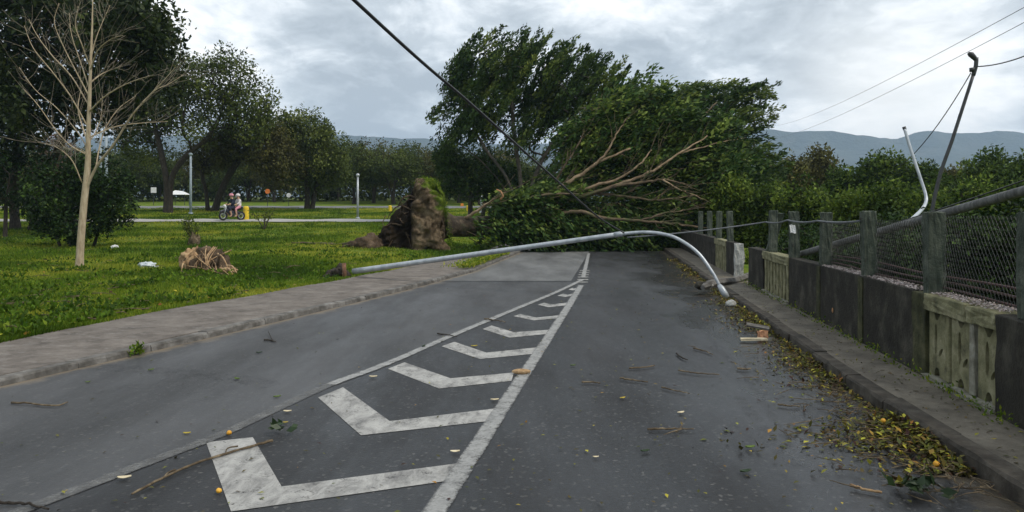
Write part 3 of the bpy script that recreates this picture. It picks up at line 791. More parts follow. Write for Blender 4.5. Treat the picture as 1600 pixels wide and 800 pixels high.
# dark round bush behind the bare young tree
Yb = 30.0
make_tree('round_bush', 'dense dark round bush behind the bare young tree', 'bush', gp(122, Yb),
    [S(gp(95 + k * 17, Yb + (k % 2) * .6), P(80 + k * 26, 345, Yb + .2), P(62 + k * 36, 300, Yb)) for k in range(4)],
    [pblob(90, 310, Yb, 45, 60, 1.3), pblob(140, 300, Yb, 62, 68, 1.5), pblob(178, 318, Yb + .4, 34, 46, 1), pblob(120, 345, Yb - .5, 55, 32, 1), pblob(62, 300, Yb + .8, 26, 60, .8)],
    260, 30, 'bush', 0.17, (MAT['bark_dark'], LEAF['bush']), 0.26, seed=5, r_tip=0.008, rmax=0.06, tint=(0.38, 0.24), shell=0.5, min_frac=0.1, width=0.6)
make_tree('shrub', 'dark shrub under the two-trunked tree at the left edge', 'bush', gp(8, 36),
    [S(gp(8, 36), P(10, 310, 36), P(15, 280, 36))], [pblob(10, 285, 36, 42, 42, 1.3), pblob(-40, 270, 37, 50, 50, 1.5)],
    110, 26, 'bush', 0.2, (MAT['bark_dark'], LEAF['bush']), 0.3, seed=6, r_tip=0.01, rmax=0.08, min_frac=0.1, tint=(0.4, 0.2))
# park trees, left to right
Yc = 62.0
make_tree('park_tree', 'spreading park tree with a forked dark trunk left of the blue lamp post', 'tree', gp(262, Yc),
    [S(gp(260, Yc), P(260, 285, Yc), P(252, 240, Yc), P(240, 190, Yc), P(225, 150, Yc)),
     S(gp(265, Yc), P(268, 280, Yc), P(290, 245, Yc), P(325, 215, Yc), P(345, 180, Yc))],
    [pblob(300, 118, Yc, 50, 42, 3), pblob(345, 120, Yc, 52, 42, 3), pblob(390, 150, Yc, 40, 42, 3), pblob(250, 150, Yc, 55, 50, 3), pblob(300, 165, Yc + 1, 70, 40, 3),
     pblob(210, 190, Yc + 2, 55, 40, 3), pblob(392, 190, Yc, 34, 30, 2), pblob(320, 200, Yc, 45, 30, 3), pblob(230, 225, Yc + 2, 40, 30, 2)],
    420, 28, 'park', 0.34, (MAT['bark_dark'], LEAF['park']), 0.62, seed=8, r_tip=0.02, rmax=0.55, tint=(0.5, 0.2), shell=0.25, wob=0.16)
Yd = 66.0
make_tree('park_tree', 'olive brown park tree with a leaning forked trunk right of the blue lamp post', 'tree', gp(325, Yd),
    [S(gp(325, Yd), P(322, 300, Yd), P(316, 265, Yd), P(335, 235, Yd)), S(gp(335, Yd), P(345, 300, Yd), P(360, 270, Yd), P(385, 235, Yd), P(400, 215, Yd))],
    [pblob(385, 225, Yd, 55, 38, 3), pblob(345, 230, Yd, 40, 30, 2.5), pblob(415, 225, Yd, 36, 46, 3), pblob(440, 255, Yd, 30, 40, 2.5), pblob(320, 245, Yd + 1, 34, 26, 2)],
    340, 28, 'olive', 0.32, (MAT['bark_dark'], LEAF['olive']), 0.6, seed=9, r_tip=0.022, rmax=0.42, tint=(0.45, 0.2), shell=0.25, wob=0.16)
Ye = 70.0
make_tree('park_tree', 'dense green park tree taller than the row right of it', 'tree', gp(482, Ye),
    [S(gp(480, Ye), P(480, 300, Ye), P(478, 260, Ye), P(475, 225, Ye)), S(gp(487, Ye), P(495, 290, Ye), P(505, 250, Ye))],
    [pblob(475, 215, Ye, 36, 46, 3), pblob(445, 232, Ye, 34, 50, 3), pblob(505, 235, Ye, 34, 45, 3), pblob(480, 262, Ye, 56, 36, 3), pblob(525, 258, Ye, 22, 32, 2)],
    360, 34, 'park', 0.34, (MAT['bark_dark'], LEAF['park']), 0.62, seed=10, r_tip=0.02, rmax=0.4, tint=(0.5, 0.2), shell=0.35)
# three kinds for the far row, then copies
def far_kind(seed, leaf, h, w):
    b = np.array((0., 0., 0.))
    st = [S((0, 0, 0), (0.1, 0, h * .2), (-.2, .1, h * .4), (.1, 0, h * .62)), S((.3, 0, 0), (.6, 0, h * .22), (1.3, .2, h * .45))]
    blobs = [((0, 0, h * .72), (w * .5, w * .4, h * .26), 3), ((-w * .3, 0, h * .55), (w * .3, w * .3, h * .24), 2), ((w * .3, .3, h * .57), (w * .32, w * .3, h * .24), 2),
             ((0, -w * .2, h * .45), (w * .42, w * .2, h * .2), 1.5)]
    blobs = [(np.array(c), np.array(q), k) for c, q, k in blobs]
    return st, blobs
PROT = []
global_gz = ground_z
rowdef = [(552, 88, 232, 0), (583, 92, 228, 1), (616, 86, 236, 2), (648, 95, 232, 0), (682, 88, 238, 1), (716, 92, 246, 2), (748, 84, 250, 0), (430, 96, 250, 1), (390, 100, 240, 2), (350, 98, 250, 0), (300, 104, 246, 1),
          (250, 100, 240, 2), (205, 96, 236, 0), (160, 102, 240, 1), (118, 98, 238, 2), (75, 104, 240, 0), (30, 100, 235, 1), (-20, 100, 230, 2), (530, 100, 236, 2), (780, 96, 238, 1), (820, 90, 250, 2), (470, 104, 246, 0)]
ground_z = lambda X, Y: np.zeros_like(np.asarray(X, float)) - 50
for k, (leaf, nt_) in enumerate((('park', 170), ('olive', 170), ('park', 190))):
    st, bl_ = far_kind(k, leaf, 9.0, 7.0 + k)
    t = make_tree('far_park_tree', 'x', 'tree', (0, 0, 0), st, bl_, nt_, 24, leaf, 0.40, (MAT['bark_dark'], LEAF[leaf]), 0.66, seed=40 + k, r_tip=0.02, rmax=0.35, tint=(0.42, 0.2), shell=0.35,
                  group='trees in the far row across the park')
    PROT.append(t)
ground_z = global_gz
ROWLAB = {552: 'directly behind the short grey lamp post', 583: 'just right of the short grey lamp post', 616: 'behind the small yellow bollard left of the uprooted stump', 648: 'straight above the mossy top of the uprooted stump',
          682: 'above the right shoulder of the uprooted stump', 716: 'above the fallen trunk just right of the stump', 748: 'behind the grey lamp post with a short arm', 430: 'behind the small round orange sign', 390: 'behind the yellow bollard beside the motorcycle',
          350: 'behind the two people on the motorcycle', 300: 'behind the tall blue grey lamp post', 250: 'behind the trunk of the forked park tree', 205: 'just right of the dense round bush', 160: 'behind the two tall thin posts',
          118: 'behind the trunk of the bare young tree', 75: 'behind the leafless pinkish shrub', 30: 'behind the two-trunked tree at the left edge', -20: 'farthest left, behind the shrub at the left edge', 530: 'beside the dense green park tree',
          780: 'seen low between the low fig and the windswept fig', 820: 'behind the trunk of the windswept fig', 470: 'behind the trunk of the dense green park tree'}
used = set()
for i, (x, Y, top, k) in enumerate(rowdef):
    g = gp(x, Y)
    hgt = P(x, top, Y)[2] - g[2]
    s_ = hgt / 8.1
    lab = ('olive brown far park tree ' if k == 1 else 'dark green far park tree ') + ROWLAB[x]
    if k not in used:
        r_ = PROT[k]; used.add(k); r_.location = g; r_.rotation_euler = (0, 0, i * 1.3); r_.scale = (s_ * 1.05, s_ * 1.05, s_); r_['label'] = lab
    else:
        dup(PROT[k], g, i * 1.3, (s_ * 1.05, s_ * 1.05, s_), lab)
# hedge-like undergrowth below the far row: one mass nobody could count
r = np.random.default_rng(77)
n_ = 26000
xx = r.uniform(-95, 6, n_); yy_ = 104 + r.normal(0, 3.0, n_); hz = r.uniform(0, 1, n_) ** 0.8 * (4.6 + 1.4 * np.sin(xx * 0.31) + 0.9 * np.sin(xx * 0.83 + 2))
pp = np.stack([xx, yy_, ground_z(xx, yy_) + hz], 1)
tag(link('undergrowth', leaves_mesh('undergrowth', pp, r.normal(size=(n_, 3)), r.uniform(.4, .8, n_), np.clip(r.normal(.35, .2, n_), 0, 1), .6, 5), LEAF['park']), 'dark undergrowth beneath the far row of park trees', 'undergrowth', kind='stuff')

# windswept standing fig in the middle
Yg = 46.0
fig_stems = [S(gp(812, Yg), P(806, 320, Yg), P(790, 275, Yg), P(760, 235, Yg), P(735, 190, Yg), P(725, 150, Yg)),
             S(gp(815, Yg), P(815, 310, Yg), P(812, 270, Yg), P(805, 225, Yg), P(800, 170, Yg), P(800, 120, Yg)),
             S(gp(820, Yg), P(826, 310, Yg), P(840, 265, Yg), P(865, 220, Yg), P(900, 175, Yg), P(925, 140, Yg)),
             S(gp(824, Yg + .5), P(838, 310, Yg + .5), P(870, 265, Yg + .5), P(915, 220, Yg + 1), P(960, 180, Yg + 1)),
             S(gp(806, Yg + .5), P(790, 300, Yg + .5), P(755, 255, Yg + .5), P(715, 222, Yg), P(690, 195, Yg))]
make_tree('fig_tree', 'tall windswept dark fig tree standing behind the fallen crown', 'tree', gp(815, Yg), fig_stems,
    [pblob(712, 125, Yg, 22, 30, 1.5), pblob(745, 100, Yg, 30, 38, 2), pblob(785, 100, Yg, 38, 46, 2.5), pblob(830, 115, Yg, 46, 44, 3), pblob(878, 130, Yg, 46, 42, 3),
     pblob(925, 140, Yg, 40, 36, 3), pblob(965, 152, Yg, 34, 30, 2.5), pblob(720, 165, Yg, 30, 26, 2), pblob(690, 182, Yg, 18, 16, 1), pblob(770, 160, Yg, 46, 30, 2.5),
     pblob(900, 185, Yg + 1, 70, 28, 3), pblob(965, 195, Yg + 1, 46, 36, 3), pblob(700, 216, Yg, 22, 14, 1.2), pblob(840, 165, Yg + 1.5, 60, 26, 2), pblob(740, 205, Yg, 34, 22, 1.5), pblob(800, 215, Yg + .5, 50, 24, 2, 700), pblob(870, 230, Yg + .5, 50, 26, 2, 700)],
    470, 52, 'fig', 0.31, (MAT['bark_fig'], LEAF['fig']), 0.36, seed=21, wind=(0.58, 0.05, 0.82), r_tip=0.013, rmax=0.24, tint=(0.42, 0.22), shell=0.3, bf=0.28, wob=0.1, elong=3.4, width=0.42, min_frac=0.3)
make_tree('fig_tree', 'low dark fig tree filling the gap left of the windswept fig trunk', 'tree', gp(735, 49),
    [S(gp(735, 49), P(735, 305, 49), P(738, 275, 49)), S(gp(750, 49), P(765, 300, 49), P(790, 270, 49))],
    [pblob(712, 268, 49, 30, 36, 2), pblob(752, 276, 49, 40, 40, 2), pblob(790, 290, 49, 34, 34, 2), pblob(700, 240, 49, 18, 24, 1)],
    240, 30, 'fig', 0.27, (MAT['bark_fig'], LEAF['fig']), 0.5, seed=22, r_tip=0.016, rmax=0.25, tint=(0.36, 0.18), shell=0.25)
Yh = 47.0
make_tree('fig_tree', 'broad windswept fig tree right of the fallen crown with level branches', 'tree', gp(1065, Yh),
    [S(gp(1060, Yh), P(1055, 310, Yh), P(1050, 260, Yh), P(1045, 200, Yh), P(1050, 160, Yh)), S(gp(1068, Yh), P(1075, 300, Yh), P(1095, 250, Yh), P(1120, 200, Yh), P(1140, 160, Yh)),
     S(gp(1075, Yh), P(1095, 305, Yh), P(1130, 265, Yh), P(1160, 220, Yh), P(1185, 190, Yh))],
    [pblob(1030, 165, Yh, 34, 34, 2.5), pblob(1065, 160, Yh, 38, 28, 2.5), pblob(1110, 150, Yh, 46, 26, 3), pblob(1150, 152, Yh, 34, 26, 2.5), pblob(1172, 186, Yh, 32, 14, 2),
     pblob(1130, 195, Yh, 50, 26, 3), pblob(1060, 205, Yh, 50, 36, 3), pblob(1150, 232, Yh, 42, 26, 3), pblob(1090, 250, Yh, 70, 36, 3), pblob(1170, 275, Yh, 44, 34, 3), pblob(1110, 300, Yh, 80, 30, 3), pblob(1000, 220, Yh + 1, 40, 60, 3),
     pblob(1010, 280, Yh + 1, 60, 40, 3), pblob(900, 290, Yh + 2, 70, 40, 2.5)],
    520, 50, 'fig', 0.31, (MAT['bark_fig'], LEAF['fig']), 0.36, seed=23, wind=(0.92, 0.0, 0.25), r_tip=0.018, rmax=0.36, tint=(0.52, 0.24), shell=0.25, bf=0.3, elong=3.4, width=0.42)

# ------------------------------------------------------------------ the fallen fig
Yf = 31.5
base = P(650, 384, 30.2)
ft = empty('fallen_fig_tree', base, 'uprooted fig tree lying across the road with its crown on the asphalt', 'fallen tree')
# root plate: soil disc on edge, traced height profile, noisy on both faces
def root_plate():
    bm = bmesh.new()
    bmesh.ops.create_icosphere(bm, subdivisions=6, radius=1.0)
    Yr_ = 30.2
    topx = np.array([590, 600, 608, 618, 630, 640, 645, 650, 664, 678, 686, 694, 699, 703]); topy = np.array([372, 356, 344, 332, 322, 311, 292, 281, 279, 281, 288, 312, 345, 376])
    for v in bm.verts:
        c = v.co
        rr = math.hypot(c.x, c.z) / max(1e-6, max(abs(c.x), abs(c.z)))
        cxx = max(-1, min(1, c.x * rr * 1.04)); czz = max(-1, min(1, c.z * rr * 1.04))
        col = 645 + 57 * cxx
        top = np.interp(col, topx, topy)
        botz = float(ground_z(-4, Yr_)) - 0.25
        topz = P(col, top, Yr_)[2]
        t = 0.5 + 0.5 * czz
        z = botz + (topz - botz) * t
        x = (col - 800) / FOC * Yr_
        th = 0.55 + (0.2 if col < 640 else 0.0)
        y = Yr_ + c.y * th * (1.15 - 0.5 * t)
        p = Vector((x, y, z))
        n1 = mnoise.fractal(p * 1.1 + Vector((3, 1, 7)), 1.0, 2.0, 4); n2 = mnoise.fractal(p * 3.1, 0.9, 2.1, 4)
        rid = 1 - abs(mnoise.noise(Vector((p.x * 2.2, p.z * 0.7, 4.0)))) * 2
        hole = max(0, mnoise.noise(p * 2.1 + Vector((9, 2, 1))) - 0.08) * 1.35
        cav = math.exp(-((col - 634) / 13) ** 2 - ((t - .28) / .26) ** 2)
        n3 = mnoise.fractal(p * 6.5, 0.8, 2.2, 4); bl2 = 0.5 - abs(mnoise.noise(p * 4.0 + Vector((2, 8, 3))))
        k = 0.13 * n1 + 0.13 * n2 + 0.085 * n3 + 0.10 * bl2 + 0.05 * rid - 0.75 * hole - 0.75 * cav
        p.y -= 0.42 * float(sstep(640, 650, np.float64(col))) * (1 - .35 * t)
        dirv = Vector((c.x * 0.6, c.y, c.z * 0.5))
        v.co = p + dirv * k
    me = bpy.data.meshes.new('root_plate'); bm.to_mesh(me); bm.free()
    me.polygons.foreach_set('use_smooth', [True] * len(me.polygons))
    return me
mt, nt, bs, out = new_mat('root_plate_soil')
pv = pos_vec(nt)
c = ramp_node(nt, noise_node(nt, 2.6, 9, 0.7, pv), [(0.32, (0.030, 0.021, 0.013)), (0.47, (0.105, 0.076, 0.046)), (0.58, (0.20, 0.15, 0.095)), (0.74, (0.33, 0.26, 0.175))])
sp = N(nt.nodes, 'ShaderNodeSeparateXYZ'); nt.links.new(pv, sp.inputs[0])
mo = MM(nt, 'ADD', MM(nt, 'MULTIPLY_ADD', sp.outputs[0], 1.7, 5.45), MM(nt, 'MULTIPLY_ADD', sp.outputs[2], 0.95, -1.75))
mo = MM(nt, 'ADD', mo, MM(nt, 'MULTIPLY_ADD', noise_node(nt, 2.0, 7, 0.7, pv), 2.6, -1.3))
mossc = ramp_node(nt, noise_node(nt, 9, 5, 0.7, pv), [(0.3, (0.035, 0.065, 0.008)), (0.7, (0.15, 0.20, 0.02))])
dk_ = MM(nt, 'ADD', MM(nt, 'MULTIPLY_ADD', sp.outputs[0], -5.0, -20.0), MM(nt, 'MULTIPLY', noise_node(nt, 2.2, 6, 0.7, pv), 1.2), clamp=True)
c = mixc(nt, dk_, c, (0.026, 0.019, 0.013))  # left part: darker soil, with the hollow's shade put into the colour too
c = mixc(nt, ramp_node(nt, mo, [(0.30, (0, 0, 0)), (0.55, (1, 1, 1))]), c, mossc)
nt.links.new(c, bs.inputs['Base Color']); bs.inputs['Roughness'].default_value = 0.95; bs.inputs['Specular IOR Level'].default_value = 0.15
bump(nt, bs, noise_node(nt, 7, 8, 0.75, pv), 1.0, 0.10)
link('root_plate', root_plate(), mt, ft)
# roots that stick out of the plate, each its own part
r = np.random.default_rng(91)
def root(pts, r0, r1, n=14, mat='bark_fallen'):
    p = smooth_path(pts, n); p = p + r.normal(0, 0.012, p.shape)
    return MB().tube(p, np.linspace(r0, r1, n), 7).build('root', MAT[mat], ft, True)
Yq = 29.7
for q in ([(628, 350), (612, 352), (600, 362), (592, 374)], [(640, 330), (622, 326), (612, 334), (606, 346)], [(648, 310), (636, 306), (628, 314), (622, 326)], [(655, 345), (650, 362), (646, 376), (648, 386)],
          [(668, 330), (672, 350), (668, 370), (664, 386)], [(684, 330), (690, 350), (694, 372), (696, 388)], [(660, 300), (654, 318), (656, 336)], [(676, 318), (680, 340), (676, 362), (684, 386)], [(632, 362), (640, 374), (638, 388)], [(690, 350), (684, 364), (688, 388)]):
    root([P(x + r.normal(0, 2.5), y + r.normal(0, 2.5), Yq + 0.1 + 0.12 * math.sin(x)) for x, y in q], r.uniform(.03, .06), .015, mat='soil')
for k in range(26):
    x0 = r.uniform(600, 692); y0 = r.uniform(305, 375)
    a = P(x0, y0, 29.75)
    e_ = a + np.array((r.normal(-.12, .25), r.uniform(-.35, -.05), r.normal(-.25, .25)))
    m_ = (a + e_) / 2 + r.normal(0, .06, 3)
    root([a, m_, e_], r.uniform(.010, .028), .005, 8, 'soil')
# turf still clinging to the upper and right edge
n_ = 2600; q = r.uniform(0, 1, n_)
ex = np.interp(q, [0, .25, .45, .6, .8, 1], [650, 664, 682, 692, 699, 704]); ey = np.interp(q, [0, .25, .45, .6, .8, 1], [286, 281, 284, 312, 345, 384])
tp_ = np.array([P(a + r.normal(0, 2.2), b + r.normal(1.5, 2.5), 30.2 + r.normal(.05, .28)) for a, b in zip(ex, ey)])
dd_ = r.normal(size=(n_, 3)) + np.array((.5, 0, .5))
o = link('clinging_turf', leaves_mesh('clinging_turf', tp_, dd_, r.uniform(.05, .13, n_), np.clip(r.normal(.35, .2, n_), 0, 1), .3, 17), LEAF['grass'], ft); o['kind'] = 'stuff'
# long root torn out of the turf
zg = lambda x, Y: gp(x, Y) + np.array((0, 0, .08))
root([P(612, 372, 30), zg(575, 30.5) + (0, 0, .25), zg(540, 31), zg(500, 31.5), zg(455, 32)], .16, .03, 20)
root([zg(600, 30.3) + (0, 0, .3), zg(570, 30.2) + (0, 0, .22), zg(545, 30.6) + (0, 0, .1), zg(528, 31)], .11, .03, 14)
# clump of torn soil and roots left of the plate
def lump(name, centre, rad, seed, mat, parent=None, amp=0.35, sub=4, freq=1.5):
    bm = bmesh.new(); bmesh.ops.create_icosphere(bm, subdivisions=sub, radius=1.0)
    off = Vector((seed * 3.1, seed * 1.7, seed))
    for v in bm.verts:
        c = v.co.copy()
        k = 1 + amp * mnoise.fractal(c * freq + off, 1.0, 2.0, 5) + amp * 0.5 * (0.5 - abs(mnoise.noise(c * freq * 2.2 + off)))
        v.co = Vector((centre[0] + c.x * rad[0] * k, centre[1] + c.y * rad[1] * k, centre[2] + c.z * rad[2] * k))
    me = bpy.data.meshes.new(name); bm.to_mesh(me); bm.free(); me.polygons.foreach_set('use_smooth', [True] * len(me.polygons))
    return link(name, me, mat, parent)
lump('soil_clump', gp(575, 29.6) + (0, 0, .12), (.52, .4, .40), 4, MAT['soil'], ft, 0.5)
lump('soil_clump', gp(552, 30.2) + (0, 0, .04), (.4, .3, .2), 5, MAT['soil'], ft, 0.5)
lump('soil_clump', gp(588, 29.9) + (0, 0, .06), (.3, .3, .26), 6, MAT['soil'], ft, 0.5)
# trunk and limbs
def limb(pts, r0, r1, n, name='branch', mat='bark_fallen', sides=9):
    p = smooth_path(pts, n)
    p[1:-1] += r.normal(0, 0.012 + r0 * 0.05, p[1:-1].shape)
    return MB().tube(p, np.linspace(r0, r1, n), sides).build(name, MAT[mat], ft, True)
T = [P(690, 352, 30.4), P(720, 354, 30.8), P(760, 352, 31.2), P(800, 346, 31.6), P(840, 336, 32)]
pth = smooth_path(T, 22)
tm = MB().tube(smooth_path(T, 44), np.interp(np.linspace(0, 1, 44), [0, .15, 1], [.62, .44, .34]), 20).mesh('trunk', True)
for v in tm.vertices:
    v.co += v.co.normalized() * 0 + Vector((0, -1, .4)) * (.10 * mnoise.fractal(Vector((v.co.x * .9, v.co.y * 3, v.co.z * 3)), 1.0, 2.0, 4))
link('trunk', tm, MAT['bark_trunk'], ft)
LIMBS = [
    ([(800, 340, 31.6), (840, 315, 31.6), (880, 290, 31.4), (912, 270, 31.3), (938, 252, 31.2), (985, 232, 31.2)], .16, .05),
    ([(930, 258, 31.2), (950, 235, 31.1), (962, 212, 31.1), (978, 186, 31.2)], .07, .025),
    ([(830, 332, 31.8), (880, 312, 31.6), (925, 303, 31.4), (960, 290, 31.3), (1010, 272, 31.2), (1060, 240, 31.6), (1105, 212, 32)], .15, .035),
    ([(880, 308, 31.5), (930, 290, 31.1), (965, 280, 31), (1000, 256, 31), (1018, 234, 31.1)], .10, .03),
    ([(830, 338, 31.8), (900, 310, 31.2), (960, 292, 31), (1010, 284, 31), (1040, 281, 31.2), (1075, 290, 31.4)], .11, .04),
    ([(1036, 281, 31), (1062, 296, 31), (1088, 306, 31), (1112, 318, 31)], .05, .02),
    ([(840, 340, 31.2), (900, 330, 30.8), (940, 340, 30.5), (1000, 345, 30.4), (1050, 350, 30.4), (1098, 356, 30.4)], .11, .05),
    ([(1000, 345, 30.4), (1040, 333, 30.5), (1078, 328, 30.8)], .06, .03),
    ([(868, 285, 31.4), (880, 262, 31.2), (896, 238, 31.2), (910, 212, 31.3), (914, 190, 31.4)], .06, .02),
    ([(780, 348, 31.3), (812, 318, 31), (850, 305, 30.8), (905, 303, 30.7)], .12, .045),
    ([(930, 302, 31.2), (985, 308, 31.2), (1030, 312, 31.3), (1090, 305, 31.8)], .08, .03),
    ([(985, 300, 31.1), (1010, 275, 31.0), (1022, 250, 31.0), (1030, 232, 31)], .045, .015),
    ([(720, 345, 30.8), (745, 330, 30.5), (770, 312, 30.3), (790, 300, 30.2)], .10, .03),
    ([(840, 336, 32), (900, 330, 32.5), (980, 320, 33), (1060, 315, 33.5)], .28, .10),
    ([(1060, 240, 31.6), (1090, 232, 32), (1130, 222, 32.5), (1165, 215, 33)], .05, .02),
    ([(880, 290, 31.6), (930, 220, 33), (960, 180, 34), (1000, 150, 35)], .12, .04),
    ([(980, 300, 33), (1040, 250, 34), (1080, 200, 35), (1120, 160, 36)], .14, .04),
]
for q, a, b in LIMBS:
    limb([P(*s_) for s_ in q], a * .8, b * .75, 5 * len(q), mat='bark_torn' if a in (.16, .07, .15, .10, .05) else 'bark_fallen')
# small leafless twigs on the pale limbs
tw = MB()
for q, a, b in LIMBS[:13]:
    pth = smooth_path([P(*s_) for s_ in q], 30)
    for k in range(9):
        i = r.integers(6, 29); st = pth[i]; d_ = pth[min(i + 1, 29)] - pth[i - 1]; d_ /= np.linalg.norm(d_)
        L = r.uniform(.5, 1.5)
        e_ = st + d_ * L * .8 + np.array((r.normal(0, .3), r.normal(-.1, .25), r.normal(.18, .35))) * L
        mm_ = (st + e_) / 2 + r.normal(0, .07, 3)
        tw.tube(smooth_path([st, mm_, e_], 7), np.linspace(.016, .004, 7), 4)
o = tw.build('twigs', MAT['bark_fallen'], ft, True); o['kind'] = 'stuff'
# crown: leaf sprays, wind-blown to the right
def fallen_crown():
    blobs = [(900, 225, 32.3, 40, 40, 1.2, 1.2), (945, 190, 33, 42, 40, 1.5, 1.3), (985, 170, 34, 46, 40, 1.5, 1.2), (1020, 190, 33.5, 48, 44, 1.5, 1.2), (960, 225, 32.8, 60, 30, 1.0, 1),
             (1060, 205, 33.5, 50, 40, 1.5, 1), (1100, 225, 33.5, 50, 40, 1.5, 1), (1060, 255, 33.5, 60, 30, 1.5, 1), (1120, 270, 33, 50, 34, 1.5, 1), (1020, 320, 33.2, 80, 22, 1.2, 1.0),
             (1000, 345, 32.6, 90, 40, 0.8, 1.4), (900, 355, 31.8, 80, 32, 0.8, 1.5), (820, 345, 31.2, 70, 40, 0.8, 1.7), (770, 360, 30.6, 36, 28, 0.5, .7), (860, 310, 31.6, 60, 22, 0.7, 1.0),
             (790, 315, 31, 40, 16, 0.6, 0.6), (900, 280, 32.5, 50, 26, 0.7, .7), (1090, 330, 33, 50, 36, 1.2, 1.2), (960, 362, 32.2, 110, 26, .6, 1.5), (1040, 366, 32.4, 60, 26, .6, 1.2), (1000, 268, 33.5, 60, 40, 1.0, 1.0), (940, 255, 33.3, 40, 40, .8, .8)]
    bb = [pblob(x, y, Y, rx, ry, dY, rx * ry * w) for x, y, Y, rx, ry, dY, w in blobs]
    rr = np.random.default_rng(55)
    tips, ch = in_blobs(bb, 1250, rr, 0.2)
    tips[:, 2] = np.maximum(tips[:, 2], 0.12)
    m_ = rr.integers(28, 76, len(tips)); ii = np.repeat(np.arange(len(tips)), m_); n_ = len(ii)
    hi = sstep(1.2, 3.0, tips[:, 2])
    w = np.stack([0.9 * np.ones(len(tips)), np.zeros(len(tips)), -0.55 + 0.9 * hi], 1) + rr.normal(size=(len(tips), 3)) * 0.24
    along = rr.uniform(-.5, 1, n_) * .9
    off = rr.normal(size=(n_, 3)) * 0.17 * (1 - .4 * np.clip(along, 0, 1))[:, None] + w[ii] * along[:, None]
    p = tips[ii] + off; p[:, 2] = np.maximum(p[:, 2], .03)
    dirs = w[ii] * 1.2 + rr.normal(size=(n_, 3)) * .6
    tn = (rr.normal(.36, .2, len(tips)) + .16 * (rr.random(len(tips)) < .3) + .20 * ((tips[:, 1] < 33.2) & (tips[:, 2] > 2.2)) * rr.random(len(tips)))[ii] + rr.normal(0, .1, n_)
    sp_ = MB()
    for k in range(len(tips)):
        if k % 2: continue
        a = tips[k] - w[k] * .5; b = tips[k] + w[k] * .7
        sp_.tube(np.array([a, (a + b) / 2 + rr.normal(0, .04, 3), b]), [.016, .011, .004], 4, False)
    o = sp_.build('leafy_stems', MAT['bark_fallen'], ft, True); o['kind'] = 'stuff'
    return leaves_mesh('crown', p, dirs, .23 * rr.uniform(.55, 1.4, n_), np.clip(tn, 0, 1), .46, 8)
link('crown', fallen_crown(), LEAF['fallen'], ft)
limb([P(782, 312, 30.2), P(786, 306, 30.1), P(780, 298, 30.1), P(776, 296, 30.05)], .05, .02, 8, 'split_stub', 'cut_wood')

# ------------------------------------------------------------------ thicket right of the fence
def thicket(x, Y, top, bot, w, kind, seed, label, n=170, lpt=28, size=None, leaf='scrub', tint=(0.45, .22), dY=None, spread=None):
    b = gp(x, Y); b[2] = float(ground_z(b[0], b[1])) - .05
    mid = (top + bot) / 2; h = (bot - top) / 2
    size = size or 0.0058 * Y + .04; dY = dY or w / FOC * Y * .8
    spread = spread or (0.010 * Y + .10)
    rr = np.random.default_rng(seed)
    h_ = h; bl_ = [pblob(x + rr.uniform(-.25, .25) * w, top + h * .55, Y, w * .62, h * .5, dY), pblob(x - w * .45, mid + h * rr.uniform(-.15, .2), Y + .3, w * .5, h * .6, dY), pblob(x + w * .45, mid + h * rr.uniform(-.25, .15), Y - .3, w * .5, h * .6, dY), pblob(x, bot - h * .4, Y, w * .8, h * .42, dY)]
    st = [S(b, P(x - 4, mid + h * .3, Y), P(x - w * .2, top + h * .8, Y)), S(b + (.3, .2, 0), P(x + 8, mid + h * .2, Y), P(x + w * .3, top + h * .7, Y))]
    return make_tree(kind, label, 'tree' if kind.endswith('tree') else 'bush', b, st, bl_, n, lpt, leaf, size, (MAT['bark_dark'], LEAF[leaf]), spread, seed=seed, r_tip=.012, rmax=.16, tint=tint, shell=.35, min_frac=.15, width=.5)
TH = [
    (1222, 60, 250, 330, 36, 'thicket_tree', 'olive'), (1272, 62, 232, 330, 30, 'thicket_tree', 'olive'), (1328, 55, 264, 335, 32, 'thicket_tree', 'scrub'), (1382, 52, 242, 335, 38, 'thicket_tree', 'scrub'), (1438, 50, 260, 335, 34, 'thicket_tree', 'scrub'),
    (1487, 54, 266, 335, 34, 'thicket_tree', 'olive'), (1545, 48, 243, 335, 38, 'thicket_tree', 'scrub'), (1600, 44, 250, 335, 40, 'thicket_tree', 'scrub'), (1640, 46, 250, 335, 50, 'thicket_tree', 'scrub'), (1700, 46, 255, 335, 50, 'thicket_tree', 'scrub'),
]
for i, (x, Y, top, bot, w, kind, leaf) in enumerate(TH):
    desc = ['beyond the broken fence gap, right beside the level-branched fig', 'with a domed top left of the bent grey pole', 'low in the dip left of the bent grey pole', 'straight behind the bent grey pole', 'between the bent grey pole and the leaning dark lamp',
            'just right of the leaning dark lamp', 'with a raised twiggy top near the right edge', 'at the right edge above the sloping pole', 'beyond the right edge', 'farthest beyond the right edge'][i]
    if i >= 8: continue
    thicket(x, Y, top, bot + 12, w, kind, 100 + i, ('olive green' if leaf == 'olive' else 'yellow green') + ' thicket tree ' + desc, n=150, lpt=34, leaf=leaf, tint=(.42 + .05 * math.sin(i * 2.3), .26))
BU = [
    (1150, 31, 278, 385, 36, 'bright yellow green bush behind the fallen crown by the far fence posts', .62), (1205, 30, 290, 400, 38, 'green bush seen over the leaning post beside the fence gap', .5),
    (1262, 28, 285, 400, 42, 'green bush behind the fence post with the white tag', .48), (1320, 26, 300, 400, 40, 'green bush behind the fence left of the bent grey pole', .48), (1385, 25, 285, 400, 40, 'green bush around the foot of the bent grey pole', .45),
    (1455, 23, 298, 400, 42, 'green bush behind the foot of the leaning dark lamp', .45), (1530, 21, 287, 400, 46, 'green bush above the sloping grey pole', .45), (1605, 20, 280, 400, 50, 'green bush above the sloping pole at the right edge', .45),
]
